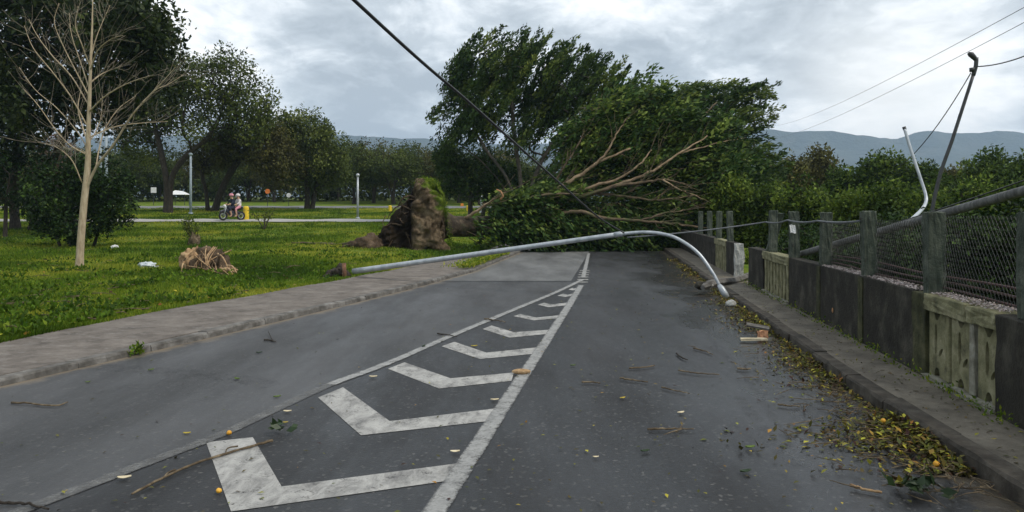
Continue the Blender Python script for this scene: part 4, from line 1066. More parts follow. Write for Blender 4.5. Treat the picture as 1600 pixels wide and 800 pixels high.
for i, (x, Y, top, bot, w, lab, t_) in enumerate(BU):
    thicket(x, Y, top, bot, w, 'fence_bush', 130 + i, lab, n=130, lpt=28, leaf='scrub', tint=(t_, .28))
LO = [(1330, 14, 352, 470, 60, 'dark low bush behind the middle fence bays'), (1420, 11.5, 345, 470, 80, 'dark low bush behind the chain link left of the mossy post'), (1520, 9.6, 338, 480, 80, 'dark low bush behind the chain link right of the mossy post'),
      (1620, 8.8, 330, 490, 80, 'dark low bush behind the chain link at the right edge'), (1250, 17, 352, 450, 50, 'dark low bush behind the slatted fence bay')]
for i, (x, Y, top, bot, w, lab) in enumerate(LO):
    thicket(x, Y, top, bot, w, 'low_bush', 150 + i, lab, n=170, lpt=18, leaf='bush', size=.10, tint=(.42, .3), dY=.8, spread=.2)
thicket(1165, 24, 400, 440, 40, 'low_bush', 158, 'bright green weeds seen through the fence gap', n=110, lpt=22, leaf='grass', size=.12, tint=(.5, .2), dY=1.2, spread=.2)

# ------------------------------------------------------------------ bare young tree
Ys = 20.8
bt = empty('bare_young_tree', gp(124, Ys), 'leafless young tree with a pale slender trunk on the lawn', 'tree')
r = np.random.default_rng(14)
tr = smooth_path([gp(124, Ys), P(126, 380, Ys), P(131, 320, Ys), P(137, 260, Ys), P(138, 210, Ys), P(140, 150, Ys), P(142, 90, Ys), P(144, 40, Ys), P(145, -5, Ys)], 40)
MB().tube(tr, np.interp(np.linspace(0, 1, 40), [0, .04, .3, .55, 1], [.135, .105, .09, .055, .012]), 10).build('trunk', MAT['bark_pale'], bt, True)
BR = [
    [(133, 300, 0), (150, 262, -.1), (178, 225, -.3), (205, 182, -.5), (228, 155, -.6), (252, 130, -.7), (274, 105, -.8)],
    [(222, 160, -.6), (244, 140, -.4), (262, 132, -.2), (285, 118, 0)], [(150, 262, -.1), (155, 232, .1), (165, 200, .3), (185, 170, .5), (212, 150, .7)],
    [(137, 232, 0), (120, 205, .2), (90, 170, .4), (55, 140, .6), (30, 105, .7)], [(136, 242, 0), (108, 226, -.3), (85, 200, -.5), (60, 165, -.6), (38, 140, -.7)],
    [(138, 200, 0), (110, 150, -.3), (80, 110, -.5), (52, 75, -.6), (38, 40, -.6)], [(139, 165, 0), (112, 120, .3), (80, 85, .5), (58, 55, .6), (45, 30, .7)], [(139, 150, 0), (118, 110, -.2), (98, 70, -.3), (85, 35, -.4), (92, 5, -.4)],
    [(140, 140, 0), (125, 95, .3), (112, 55, .4), (108, 20, .5)], [(141, 110, 0), (152, 80, -.3), (172, 62, -.5), (192, 55, -.6)], [(140, 130, 0), (160, 115, .3), (185, 105, .5)],
    [(139, 175, 0), (165, 150, -.4), (200, 130, -.7), (235, 118, -1)], [(142, 90, 0), (150, 60, .2), (160, 35, .3), (172, 8, .4)], [(137, 225, 0), (150, 205, .4), (158, 180, .6), (160, 150, .8)],
    [(137, 240, 0), (122, 232, .3), (104, 232, .5), (92, 220, .6)], [(128, 285, 0), (112, 250, -.2), (88, 230, -.3), (60, 222, -.4)], [(137, 222, 0), (128, 195, .5), (122, 170, .7), (126, 140, .9)],
    [(141, 105, 0), (128, 70, -.4), (118, 40, -.5), (122, 10, -.6)], [(138, 215, 0), (180, 198, .3), (225, 192, .5), (262, 190, .6)],
]
tb = MB(); tw = MB()
for q in BR:
    pts = smooth_path([P(x, y, Ys + d_) for x, y, d_ in q], 6 * len(q))
    L = len(pts); r0 = .042 if q is BR[0] else r.uniform(.015, .026)
    MB().tube(pts, np.linspace(r0, .007, L), 6).build('branch', MAT['bark_pale'], bt, True)
    for k in range(15):
        i = r.integers(int(L * .2), L - 1); d_ = pts[min(i + 1, L - 1)] - pts[i - 1]; d_ /= np.linalg.norm(d_)
        ll = r.uniform(.3, 1.05)
        dirn = d_ * .7 + np.array((r.normal(0, .5), r.normal(0, .5), r.normal(.25, .3)))
        e_ = pts[i] + dirn * ll; mm_ = (pts[i] + e_) / 2 + r.normal(0, .03, 3) + (0, 0, -.04)
        tw.tube(smooth_path([pts[i], mm_, e_], 6), np.linspace(.0065, .0025, 6), 4)
        if r.random() < .5:
            f_ = mm_ + dirn * ll * .2 + r.normal(0, .18, 3)
            tw.tube(np.array([mm_, (mm_ + f_) / 2, f_]), [.006, .004, .003], 4)
o = tw.build('twigs', MAT['twig_grey'], bt, True); o['kind'] = 'stuff'
# dry brownish shrub in the distance, between the left trees
make_tree('dry_shrub', 'leafless pinkish brown shrub in the distance left of the bare young tree', 'bush', gp(85, 58),
    [S(gp(85, 58), P(86, 290, 58), P(88, 250, 58))], [pblob(86, 240, 58, 30, 36, 1.6), pblob(86, 270, 58, 40, 20, 1.6)], 170, 16, 'dry', .22, (MAT['twig'], LEAF['dry']), .4, seed=61, r_tip=.014, rmax=.16, shell=.2)
# ------------------------------------------------------------------ concrete fence on the right
def W(Y, t, z):
    """point on the fence line at depth Y, t metres behind its road face"""
    return np.array((wallx(Y) + 0.991 * t, Y - 0.132 * t, z))
def wbox(y0, y1, t0, t1, z0, z1, sub=1, jit=0.0, seed=0, lean=(0, 0)):
    """box on the fence line, with slightly uneven faces"""
    rr = np.random.default_rng(seed)
    bm = bmesh.new()
    c = [W(y0, t0, z0), W(y1, t0, z0), W(y1, t1, z0), W(y0, t1, z0), W(y0, t0, z1), W(y1, t0, z1), W(y1, t1, z1), W(y0, t1, z1)]
    for k in range(4, 8): c[k] = c[k] + np.array((lean[0], lean[1], 0))
    vv = [bm.verts.new(q) for q in c]
    for f in [(0, 3, 2, 1), (4, 5, 6, 7), (0, 1, 5, 4), (1, 2, 6, 5), (2, 3, 7, 6), (3, 0, 4, 7)]: bm.faces.new([vv[i] for i in f])
    bmesh.ops.recalc_face_normals(bm, faces=bm.faces[:])
    if sub > 1:
        bmesh.ops.subdivide_edges(bm, edges=bm.edges[:], cuts=sub - 1, use_grid_fill=True)
    if jit:
        for v in bm.verts: v.co += Vector(rr.normal(0, jit, 3))
    return bm
def wpart(name, mat, parent, *a, bevel=0.008, **k):
    bm = wbox(*a, **k); me = bpy.data.meshes.new(name); bm.to_mesh(me); bm.free()
    o = link(name, me, mat, parent)
    if bevel:
        b = o.modifiers.new('bevel', 'BEVEL'); b.width = bevel; b.segments = 1; b.limit_method = 'ANGLE'; b.angle_limit = R(50)
    return o
ZP, ZT = 0.10, 0.92
MAT['pale_mossy'] = rough_mat('pale_weathered_concrete', [(0.3, (0.13, 0.125, 0.095)), (0.5, (0.23, 0.22, 0.175)), (0.72, (0.36, 0.35, 0.29))], 9, 0.92, 0.8, 0.015, scale2=45)
fence = empty('concrete_fence', W(8.5, .1, .1), 'old concrete fence with square posts, black solid bays and a mossy pierced bay', 'fence', 'parts of the roadside fence either side of the gap')
wpart('solid_panel', MAT['black_wall'], fence, 7.36, 12.5, 0.0, 0.20, ZP, ZT, sub=10, jit=.0025, seed=1)
wpart('pier', MAT['mossy_dark'], fence, 7.04, 7.355, -0.02, 0.21, ZP, ZT - .01, sub=4, jit=.004, seed=2)
wpart('pier', MAT['black_wall'], fence, 5.30, 5.74, -0.03, 0.22, ZP, ZT - .02, sub=4, jit=.004, seed=3)
wpart('solid_panel', MAT['black_wall'], fence, 1.0, 5.295, 0.0, 0.20, ZP, ZT, sub=8, jit=.003, seed=4)
for q in (8.9, 10.7):
    wpart('pilaster', MAT['mossy_dark'], fence, q - .08, q + .08, -.012, .003, ZP, ZT - .012, sub=4, jit=.002, seed=int(q * 10))
# mossy pierced bay: ledge, three slabs with slots, posts between, two-piece cap
wpart('ledge', MAT['pale_mossy'], fence, 5.745, 7.035, -0.055, 0.16, ZP, 0.165, sub=5, jit=.006, seed=5)
wpart('cap_rail', MAT['mossy'], fence, 6.24, 7.037, -0.035, 0.19, 0.765, ZT, sub=5, jit=.004, seed=6)
wpart('cap_rail', MAT['mossy'], fence, 5.745, 6.225, -0.03, 0.19, 0.775, ZT - .008, sub=5, jit=.006, seed=7)
def pierced_slab(y0, y1, seed):
    rr = random.Random(seed)
    cu = bpy.data.curves.new('slab', 'CURVE'); cu.dimensions = '2D'; cu.fill_mode = 'BOTH'; cu.extrude = 0.03
    w, h = (y1 - y0), 0.60
    def sp(pts):
        s_ = cu.splines.new('POLY'); s_.points.add(len(pts) - 1); s_.use_cyclic_u = True
        for p, q in zip(s_.points, pts): p.co = (q[0], q[1], 0, 1)
    c = w / 2
    # outline with a V notch at the top and an arch at the bottom
    arch = [(c + .055 * math.cos(a), .085 * math.sin(a)) for a in np.linspace(0, math.pi, 10)]
    sp([(0, 0)] + [(x, max(0.0, y)) for x, y in reversed(arch)] + [(w, 0), (w, h), (c + .075, h), (c + .02, h - .075), (c - .02, h - .075), (c - .075, h), (0, h)])
    sp([(c + .030 * math.cos(a) + .025, .345 + .145 * math.sin(a)) for a in np.linspace(0, 2 * math.pi, 18, endpoint=False)])
    leaf_ = []
    for a in np.linspace(0, 2 * math.pi, 14, endpoint=False):
        x, y = .062 * math.cos(a), .022 * math.sin(a)
        leaf_.append((c - .075 + x * .7 + y * .71, .235 - x * .71 + y * .7))
    sp([(min(w - .012, max(.012, x)), y) for x, y in leaf_])
    tmp = bpy.data.objects.new('slab', cu); COL.objects.link(tmp)
    me = bpy.data.meshes.new_from_object(tmp.evaluated_get(bpy.context.evaluated_depsgraph_get()))
    bpy.data.objects.remove(tmp); bpy.data.curves.remove(cu)
    # local x runs along the fence, y up
    a0 = W(y0, 0.045, 0.165)
    for v in me.vertices:
        x, y, z = v.co
        p = W(y0 + x * .9913, 0.045 + z, 0.165 + y)
        v.co = p
    me.name = 'slab'; me.materials.clear()
    return link('slab', me, MAT['mossy'], fence)
pierced_slab(6.70, 7.03, 1); pierced_slab(6.22, 6.57, 2); pierced_slab(5.75, 6.10, 3)
wpart('baluster', MAT['mossy'], fence, 6.60, 6.67, 0.0, 0.12, 0.166, 0.763, sub=3, jit=.003, seed=12)
wpart('baluster', MAT['pale_mossy'], fence, 6.125, 6.195, -0.012, 0.12, 0.166, 0.77, sub=3, jit=.004, seed=13)
wpart('back_panel', MAT['black_wall'], fence, 5.75, 7.03, 0.125, 0.165, 0.166, 0.76, sub=2, seed=14)
# slatted bay before the gap, then a solid pier
wpart('cap_rail', MAT['mossy'], fence, 12.505, 14.55, -0.03, 0.19, 0.77, ZT, sub=4, jit=.004, seed=15)
wpart('ledge', MAT['pale_mossy'], fence, 12.505, 14.55, -0.04, 0.17, ZP, 0.17, sub=6, jit=.008, seed=16)
for k in range(8):
    y = 12.56 + k * 0.25
    wpart('baluster', MAT['mossy'], fence, y, y + 0.14, 0.0, 0.09, 0.171, 0.768, sub=2, jit=.004, seed=20 + k)
wpart('back_panel', MAT['black_wall'], fence, 12.51, 14.54, 0.12, 0.16, 0.171, 0.765, seed=30)
wpart('solid_panel', MAT['black_wall'], fence, 14.555, 16.1, -0.01, 0.20, ZP, ZT, sub=5, jit=.006, seed=31)
POSTS = [(5.45, .165), (7.12, .155), (8.9, .145), (10.7, .145), (12.5, .145), (14.15, .14)]
for i, (y, w) in enumerate(POSTS):
    wpart('post', MAT['concrete_post'], fence, y - w / 2, y + w / 2, 0.02, 0.02 + w, ZT - .02 if y > 7 else .9, 1.69 + [0, 0, .01, -.01, .0, .02][i], sub=7, jit=.0055, seed=40 + i, bevel=.016, lean=[(0, 0), (-.01, 0), (.0, .02), (.01, 0), (-.015, 0), (.012, 0)][i])
wpart('post', MAT['concrete_post'], fence, 14.42, 14.56, 0.03, 0.17, ZT - .01, 1.66, sub=6, jit=.004, seed=50, bevel=.012, lean=(.10, -.28))
wpart('post', MAT['concrete_post'], fence, 3.6, 3.76, 0.02, 0.18, ZT - .02, 1.69, sub=4, jit=.003, seed=51)
# chain link between posts: two families of slanting wires, one part per bay
def chain_link(y0, y1, z0, z1, step, name='chain_link'):
    mb = MB(); L = (y1 - y0); H = z1 - z0
    n_ = int((L + H) / step)
    for sgn in (1, -1):
        for k in range(n_ + 1):
            s_ = k * step - (H * .62 if sgn > 0 else 0)
            pts = []
            for j in range(9):
                f_ = j / 8
                y = s_ + (f_ if sgn > 0 else f_) * H * .62 * sgn + (0 if sgn > 0 else 0)
                if sgn < 0: y = s_ - f_ * H * .62
                if -1e-6 <= y <= L: pts.append(W(y0 + y, .12 + .004 * sgn + .015 * math.sin(y * 4 + 2 * f_), z0 + f_ * H))
            if len(pts) > 1: mb.tube(np.array([pts[0], pts[-1]]) if len(pts) == 2 else np.array(pts), .0022, 3, False)
    o = mb.build(name, MAT['wire'], fence); o['kind'] = 'stuff'
    return o
chain_link(5.55, 7.03, .95, 1.66, .055)
chain_link(7.22, 8.8, .95, 1.60, .06)
chain_link(9.0, 10.6, .95, 1.55, .07)
for k, z in enumerate((.965, 1.02, 1.075)):
    pth = np.array([W(y, .15 + .03 * k, z + .01 * math.sin(y * 2 + k)) for y in np.linspace(4.2, 10.6, 24)])
    MB().tube(pth, .011, 5).build('rod', MAT['rust'], fence, True)
r = np.random.default_rng(31)
# torn paper tag tied to a post
tg = MB(); c0 = W(12.42, -.02, 1.47)
v = []
for i in range(4):
    for j in range(5):
        v.append(c0 + np.array((i * .032 + .02 * j * .2, -.03 - .012 * math.sin(i * 1.9 + j), -j * .034 + .01 * math.sin(i * 2))))
f = [(i * 5 + j, i * 5 + 5 + j, i * 5 + 6 + j, i * 5 + j + 1) for i in range(3) for j in range(4)]
tg.add(v, f); o = tg.build('paper_tag', MAT['white_plastic']); s_ = o.modifiers.new('s', 'SOLIDIFY'); s_.thickness = .002
tag(o, 'small torn white tag tied on a fence post', 'tag')
# the far stretch beyond the gap
fence2 = empty('concrete_fence', W(20, .1, .1), 'far stretch of concrete fence with a broken pale end beyond the gap', 'fence', 'parts of the roadside fence either side of the gap')
wpart('solid_panel', MAT['black_wall'], fence2, 17.98, 19.3, 0.0, 0.19, ZP, ZT, sub=4, jit=.004, seed=60)
wpart('broken_end', MAT['raw_concrete'], fence2, 17.86, 17.975, -.004, 0.20, ZP, ZT - .01, sub=5, jit=.012, seed=61)
wpart('cap_rail', MAT['mossy'], fence2, 19.305, 21.3, -0.03, 0.18, 0.77, ZT, sub=3, jit=.004, seed=62)
for k in range(7):
    y = 19.36 + k * .28
    wpart('baluster', MAT['mossy'], fence2, y, y + .16, 0, .09, ZP, .768, sub=2, jit=.004, seed=63 + k)
wpart('back_panel', MAT['black_wall'], fence2, 19.31, 21.29, 0.12, 0.16, ZP, 0.765, seed=71)
wpart('solid_panel', MAT['black_wall'], fence2, 21.305, 32, 0.0, 0.19, ZP, ZT, sub=6, jit=.004, seed=72)
for i, y in enumerate((19.2, 21.25, 23.2, 25.6)):
    wpart('post', MAT['concrete_post'], fence2, y - .075, y + .075, 0.02, 0.17, ZT - .02, 1.70, sub=5, jit=.004, seed=80 + i, bevel=.012, lean=((-.02, 0), (.02, 0), (0, 0), (.015, 0))[i])
# fallen piece of concrete in the gap, rubble
pa, pb = G(1098, 449, .16), G(1172, 431, .20)
mb = MB(); L = 9
pth = np.array([pa + (pb - pa) * t + np.array((0, 0, .03 * math.sin(7 * t))) for t in np.linspace(0, 1, L)])
mb.tube(pth, np.array([.05, .09, .085, .10, .085, .09, .08, .085, .07]), 6)
tag(mb.build('broken_beam', MAT['kerb']), 'jagged broken concrete beam lying across the pavement in the fence gap', 'rubble')
for i, (x, y, s_, lb) in enumerate(((1106, 447, .09, 'pale broken concrete lump at the road end of the fallen beam'), (1096, 446, .10, 'dark concrete lump by the kerb left of the fallen beam'), (1142, 474, .07, 'small pale stone on the kerb by the lamp end of the fallen pole'))):
    o = lump('rubble_lump', G(x, y, .16), (s_ * 1.2, s_, s_ * .8), 20 + i, MAT['raw_concrete'] if i != 1 else MAT['black_wall'], None, .35, 3)
    tag(o, lb, 'rubble')
# loose pale grit and petals along the top of the wall
n_ = 2600
yq = np.concatenate([r.uniform(5.75, 7.0, 900), r.uniform(7.3, 10.6, 1700)]); tq = r.uniform(0.01, .2, n_)
pts = np.stack([wallx(yq) + .991 * tq, yq - .132 * tq, np.full(n_, ZT + .004) + r.uniform(0, .012, n_)], 1)
dirs = r.normal(size=(n_, 3)); dirs[:, 2] *= .25
mt_ = rough_mat('fallen_petals', [(0.35, (0.24, 0.19, 0.18)), (0.5, (0.40, 0.34, 0.33)), (0.65, (0.62, 0.57, 0.56))], 35, 0.9, 0)
tag(link('petal_litter', leaves_mesh('petal_litter', pts, dirs, r.uniform(.012, .032, n_), r.uniform(0, 1, n_), .6, 3), mt_), 'pale petals and grit scattered on top of the wall', 'litter', kind='stuff')
o = lump('dry_leaf', W(10.0, -.012, .36), (.008, .02, .035), 33, MAT['cut_wood'], None, .2, 2); tag(o, 'single orange leaf stuck on the black wall', 'leaf')

# ------------------------------------------------------------------ poles and cables
# toppled street lamp: straight shaft on the verge, curved arm down to the right kerb
A0 = np.array((-3.9, 18.2, .21)); A1 = np.array((3.86, 13.42, .17))
def pl_(t, z): return np.array((A0[0] + (A1[0] - A0[0]) * t, A0[1] + (A1[1] - A0[1]) * t, z))
lamp = empty('fallen_street_lamp', A0, 'long grey street lamp toppled across the whole road', 'street lamp')
st = [pl_(t, .22 + 1.33 * t) for t in np.linspace(0, .775, 14)]
MB().tube(np.array(st), np.linspace(.068, .046, 14), 12).build('shaft', MAT['steel'], lamp, True)
arm = smooth_path([pl_(.765, .22 + 1.33 * .765), pl_(.80, 1.275), pl_(.835, 1.295), pl_(.87, 1.27), pl_(.905, 1.175), pl_(.9455, .93), pl_(.975, .58), pl_(.99, .34)], 34)
MB().tube(arm, np.linspace(.036, .030, 34), 10).build('curved_arm', MAT['steel'], lamp, True)
MB().tube(np.array([pl_(.763, .22 + 1.33 * .763), pl_(.782, .22 + 1.33 * .782)]), .053, 12).build('sleeve', MAT['steel'], lamp, True)
hd = np.array([pl_(.988, .36), pl_(.993, .30), pl_(1.0, .20), pl_(1.006, .14)])
MB().tube(hd, np.array([.034, .055, .062, .035]), 10).build('lamp_head', MAT['steel'], lamp, True)
# torn footing of the lamp with its stub
ftg = empty('torn_footing', gp(527, 18.6), 'dark clod of earth with a rusty stub beside the foot of the toppled lamp', 'footing')
lump('clod', gp(527, 18.5) + (0, 0, .08), (.24, .2, .17), 8, MAT['bark_dark'], ftg, .55)
lump('clod', gp(532, 18.4) + (0, 0, .2), (.11, .1, .15), 9, MAT['bark_dark'], ftg, .5)
q = gp(538, 18.2)
MB().tube(np.array([q, q + (0.0, 0, .2), q + (-.01, 0, .40)]), [.058, .055, .05], 8).build('stub', rough_mat('rusty_stub', [(0.3, (0.10, 0.05, 0.03)), (0.7, (0.24, 0.13, 0.08))], 9, .9, .5, .01), ftg, True)
# thick black cable hanging from above to the toppled lamp
def sag(a, b, s_, n_=40):
    t = np.linspace(0, 1, n_); p = a + (b - a) * t[:, None]; p[:, 2] -= s_ * 4 * t * (1 - t); return p
c0 = P(553, 0, 4.8); c1 = P(975, 364, 14.15)
c00 = c0 + (c0 - c1) * .55 + np.array((0, 0, .25))
pth = np.vstack([smooth_path([c00, c0, c0 + (c1 - c0) * .22 + (0, 0, -.03), c0 + (c1 - c0) * .5 + (0, 0, -.07), c0 + (c1 - c0) * .76 + (0, 0, -.10), c1], 60)])
tag(MB().tube(pth, .0135, 7).build('hanging_cable', MAT['cable'], None, True), 'thick black cable slanting down to the toppled lamp from overhead', 'cable')
cb = np.vstack([sag(P(980, 371, 14.15), P(1196, 347, 14.1), .03, 14), sag(W(14.1, -.02, 1.49), W(12.5, -.02, 1.55), .03, 8)[1:], sag(W(12.5, -.02, 1.55), W(10.7, -.02, 1.56), .03, 8)[1:], sag(W(10.7, -.02, 1.56), W(8.9, -.02, 1.58), .02, 8)[1:]])
tag(MB().tube(cb, .016, 6).build('fence_cable', MAT['cable_grey'], None, True), 'grey cable stretched from the toppled lamp along the fence posts', 'cable')
# utility pole fallen behind the fence, sloping up to the right
pa, pb = np.array((4.98, 13.0, .92)), np.array((4.52, 6.5, 1.885))
pth = np.array([pa + (pb - pa) * t for t in np.linspace(-.06, 1.5, 24)])
tag(MB().tube(pth, np.linspace(.054, .040, 24), 10).build('fallen_utility_pole', MAT['pole_wood'], None, True), 'grey utility pole fallen behind the fence, sloping up to the right', 'utility pole')
for k, (dz, dx, w) in enumerate(((.10, .25, 'upper'), (.17, .4, 'lower'))):
    p0, p1 = pa + (pb - pa) * .45 + (dx, 0, dz), pa + (pb - pa) * 1.4 + (dx, 0, dz + .10 + .1 * k)
    tag(MB().tube(sag(p0, p1, .05, 16), .008, 5).build('loose_cable', MAT['cable'], None, True), ('nearer' if k == 0 else 'farther') + ' thin black cable running along above the sloping utility pole', 'cable')
# bent grey pole
bp = smooth_path([P(1413, 200, 11.5), P(1424, 236, 11.4), P(1437, 275, 11.3), P(1446.5, 305, 11.2), P(1446, 318, 11.1), P(1438, 330, 10.9), P(1424, 343, 10.5), P(1416, 350, 10.3)], 40)
bpo = empty('bent_pole', P(1416, 350, 10.3), 'thin grey metal pole bent like an elbow above the fence', 'pole')
MB().tube(bp, np.linspace(.022, .027, 40), 9).build('shaft', MAT['steel'], bpo, True)
MB().tube(np.array([P(1412.3, 198, 11.5), P(1414, 203, 11.5)]), .027, 9).build('end_cap', MAT['dark_metal'], bpo, True)
# leaning dark lamp
Yl = 15.0
ll = empty('leaning_street_lamp', gp(1450, Yl), 'dark street lamp leaning to the right behind the fence', 'street lamp')
f0 = gp(1432, Yl)
sh = smooth_path([f0, P(1462, 300, Yl), P(1490, 212, Yl), P(1521, 116, Yl)], 20)
MB().tube(sh, np.linspace(.040, .032, 20), 9).build('shaft', MAT['dark_metal'], ll, True)
MB().tube(smooth_path([P(1520.5, 118, Yl), P(1524.5, 104, Yl), P(1525.5, 90, Yl)], 8), .040, 9).build('neck', MAT['dark_metal'], ll, True)
MB().tube(np.array([P(1526, 96, Yl), P(1522, 90, Yl), P(1517, 85, Yl), P(1513, 83, Yl)]), np.array([.025, .05, .058, .03]), 8).build('lamp_head', MAT['dark_metal'], ll, True)
MB().tube(np.array([P(1519, 112, Yl), P(1518.6, 106, Yl)]), .05, 8).build('insulator', MAT['dark_metal'], ll, True)
MB().tube(np.array([P(1517.5, 112, Yl), P(1526, 108, Yl)]), .014, 6).build('bracket', MAT['dark_metal'], ll, True)
tag(MB().tube(sag(P(1526, 104, Yl), P(1640, 70, 12), .08, 16), .012, 5).build('service_cable', MAT['cable'], None, True), 'black cable from the leaning lamp to the right edge', 'cable')
tag(MB().tube(sag(P(1517, 114, Yl), P(1395, 268, 20), .25, 24), .011, 5).build('stay_cable', MAT['cable'], None, True), 'thin cable slanting down left from the top of the leaning lamp', 'cable')
for k, (a, b) in enumerate(((P(1215, 196, 62), P(1625, -2, 13)), (P(1205, 218, 62), P(1625, 22, 13)))):
    tag(MB().tube(sag(a, b, .35, 40), .0065, 5).build('overhead_wire', MAT['cable_grey'], None, True), ('upper' if k == 0 else 'lower') + ' of the two pale overhead wires crossing the sky at upper right', 'wire')

# park lamp posts and bollards
def lamp_post(x, ytop, Y, rad, label, mat, armed=False, rz=0):
    b = gp(x, Y); t = P(x, ytop, Y); H = t[2] - b[2]
    o = empty('lamp_post', b, label, 'lamp post', 'lamp posts in the park')
    MB().tube(np.array([b, b + (0, 0, H * .5), b + (0, 0, H)]), [rad * 1.15, rad, rad * .85], 8).build('shaft', mat, o, True)
    MB().tube(np.array([b, b + (0, 0, .18)]), [rad * 2.1, rad * 1.9], 8).build('base', mat, o, True)
    if armed:
        tp = b + (0, 0, H)
        MB().tube(smooth_path([tp - (0, 0, .1), tp + (-.1, 0, .25), tp + (-.5, 0, .38), tp + (-.9, 0, .36)], 10), rad * .7, 6).build('arm', mat, o, True)
        MB().box(tp[0] - 1.3, tp[0] - .85, tp[1] - .12, tp[1] + .12, tp[2] + .28, tp[2] + .40).build('lamp_head', mat, o, bevel=.03)
    else:
        MB().tube(np.array([b + (0, 0, H), b + (0, 0, H + .12), b + (0, 0, H + .22)]), [rad * 1.2, rad * 1.9, rad * .8], 8).build('lamp_head', mat, o, True)
    return o
MAT['blue_grey'] = rough_mat('blue_grey_paint', [(0.3, (0.25, 0.31, 0.36)), (0.7, (0.36, 0.42, 0.47))], 6, .5, .1, .003)
lamp_post(298, 243, 60, .10, 'tall blue grey lamp post between two forked park trees', MAT['blue_grey'])
lamp_post(559, 276, 51.6, .075, 'short grey lamp post by the pale path left of the uprooted stump', MAT['steel'])
lamp_post(752, 296, 62, .09, 'grey lamp post with a short arm right of the uprooted stump', MAT['steel'], True)
lamp_post(157, 190, 55, .10, 'left of two tall thin posts behind the bare young tree', MAT['blue_grey'])
lamp_post(166, 185, 56, .12, 'right of two tall thin posts behind the bare young tree', MAT['blue_grey'])
def bollard(x, Y, h, rad, label):
    b = gp(x, Y)
    o = empty('bollard', b, label, 'bollard', 'yellow bollards')
    MB().tube(np.array([b, b + (0, 0, h * .9), b + (0, 0, h * .97), b + (0, 0, h)]), [rad, rad, rad * .85, rad * .5], 12).build('post', MAT['yellow'], o)
    MB().tube(np.array([b + (0, 0, h * .70), b + (0, 0, h * .78)]), rad * 1.03, 12).build('band', rough_mat('reflector_band', [(0.3, (.55, .40, .04)), (.7, (.7, .5, .06))], 5, .4, 0), o)
    return o
bollard(384.5, 50.6, 1.02, .19, 'yellow bollard beside the motorcycle on the pale path')
bollard(609.5, 66, .55, .15, 'small yellow bollard just left of the top of the uprooted stump')
bollard(731, 66, .55, .15, 'small yellow bollard right of the uprooted stump')
# little signs across the far road
def sign(x, y, Y, rad, mat, label, shape='disc'):
    b = gp(x, Y); c = P(x, y, Y)
    o = empty('road_sign', b, label, 'sign')
    MB().tube(np.array([b, c + (0, .05, 0)]), .03, 6).build('post', MAT['dark_metal'], o)
    mb = MB()
    if shape == 'disc':
        mb.tube(np.array([c - (0, .02, 0), c + (0, .02, 0)]), rad, 16)
    else:
        mb.box(c[0] - rad, c[0] + rad, c[1] - .02, c[1] + .02, c[2] - rad, c[2] + rad)
    mb.build('face', mat, o)
sign(418, 299, 78, .26, rough_mat('orange_paint', [(.3, (.7, .18, .03)), (.7, (.8, .26, .06))], 5, .5, 0), 'small round orange sign among the park trees')
sign(451, 305, 80, .24, MAT['white_plastic'], 'small round white sign among the park trees')
sign(722, 320, 80, .15, rough_mat('orange_board', [(.3, (.7, .2, .03)), (.7, (.8, .3, .06))], 5, .5, 0), 'small square orange sign right of the uprooted stump', 'board')
sign(240, 297, 82, .30, MAT['white_plastic'], 'small square white sign left of the forked park tree', 'board')

# ------------------------------------------------------------------ motorcycle with two people on the path
Ym = 49.6
mo_ = gp(363, Ym) + np.array((0, 0, .11))
# local frame: x forward is towards the left and a little to the camera
fw = np.array((-.64, -.768, 0)); sd = np.array((-.768, .64, 0)); up = np.array((0, 0, 1.))
def Q(f, s_, z): return mo_ + fw * f + sd * s_ + up * z
moto = empty('motorcycle', mo_, 'dark motorcycle with a white front standing on the pale path', 'motorcycle')
MAT['rubber'] = rough_mat('tyre_rubber', [(.3, (.012, .012, .012)), (.7, (.03, .03, .03))], 9, .8, 0)
MAT['blue_dark'] = rough_mat('dark_blue_paint', [(.3, (.015, .018, .03)), (.7, (.03, .035, .06))], 5, .35, 0, spec=.5)
def torus(c, R_, r_, mat, name, par):
    a = np.linspace(0, 2 * math.pi, 25)
    pts = np.array([c + fw * R_ * math.cos(t) + up * R_ * math.sin(t) for t in a])
    return MB().tube(pts, r_, 8, False).build(name, mat, par, True)
for f_ in (.66, -.62):
    c = Q(f_, 0, .31)
    wh = torus(c, .25, .065, MAT['rubber'], 'wheel', moto)
    torus(c, .17, .022, MAT['steel'], 'rim', wh)
    MB().tube(np.array([c - sd * .06, c + sd * .06]), .05, 8).build('hub', MAT['dark_metal'], wh, True)
MB().tube(smooth_path([Q(-.55, 0, .45), Q(-.3, 0, .55), Q(.05, 0, .52), Q(.3, 0, .6), Q(.42, 0, .82)], 16), np.interp(np.linspace(0, 1, 16), [0, .4, .8, 1], [.07, .14, .12, .05]), 8).build('body', MAT['blue_dark'], moto, True)
MB().tube(smooth_path([Q(.38, 0, .84), Q(.2, 0, .86), Q(0, 0, .80)], 10), np.array([.06, .12, .15, .16, .16, .15, .14, .12, .1, .07]), 10).build('fuel_tank', MAT['blue_dark'], moto, True)
MB().tube(smooth_path([Q(.05, 0, .80), Q(-.3, 0, .79), Q(-.75, 0, .86)], 10), np.array([.07, .11, .13, .13, .13, .13, .12, .11, .09, .06]), 8).build('seat', MAT['rubber'], moto, True)
MB().tube(np.array([Q(-.1, 0, .4), Q(.15, 0, .34)]), .15, 8).build('engine', MAT['dark_metal'], moto, True)
for s_ in (-.09, .09):
    MB().tube(np.array([Q(.66, s_, .31), Q(.46, s_, .95)]), .028, 6).build('fork', MAT['steel'], moto, True)
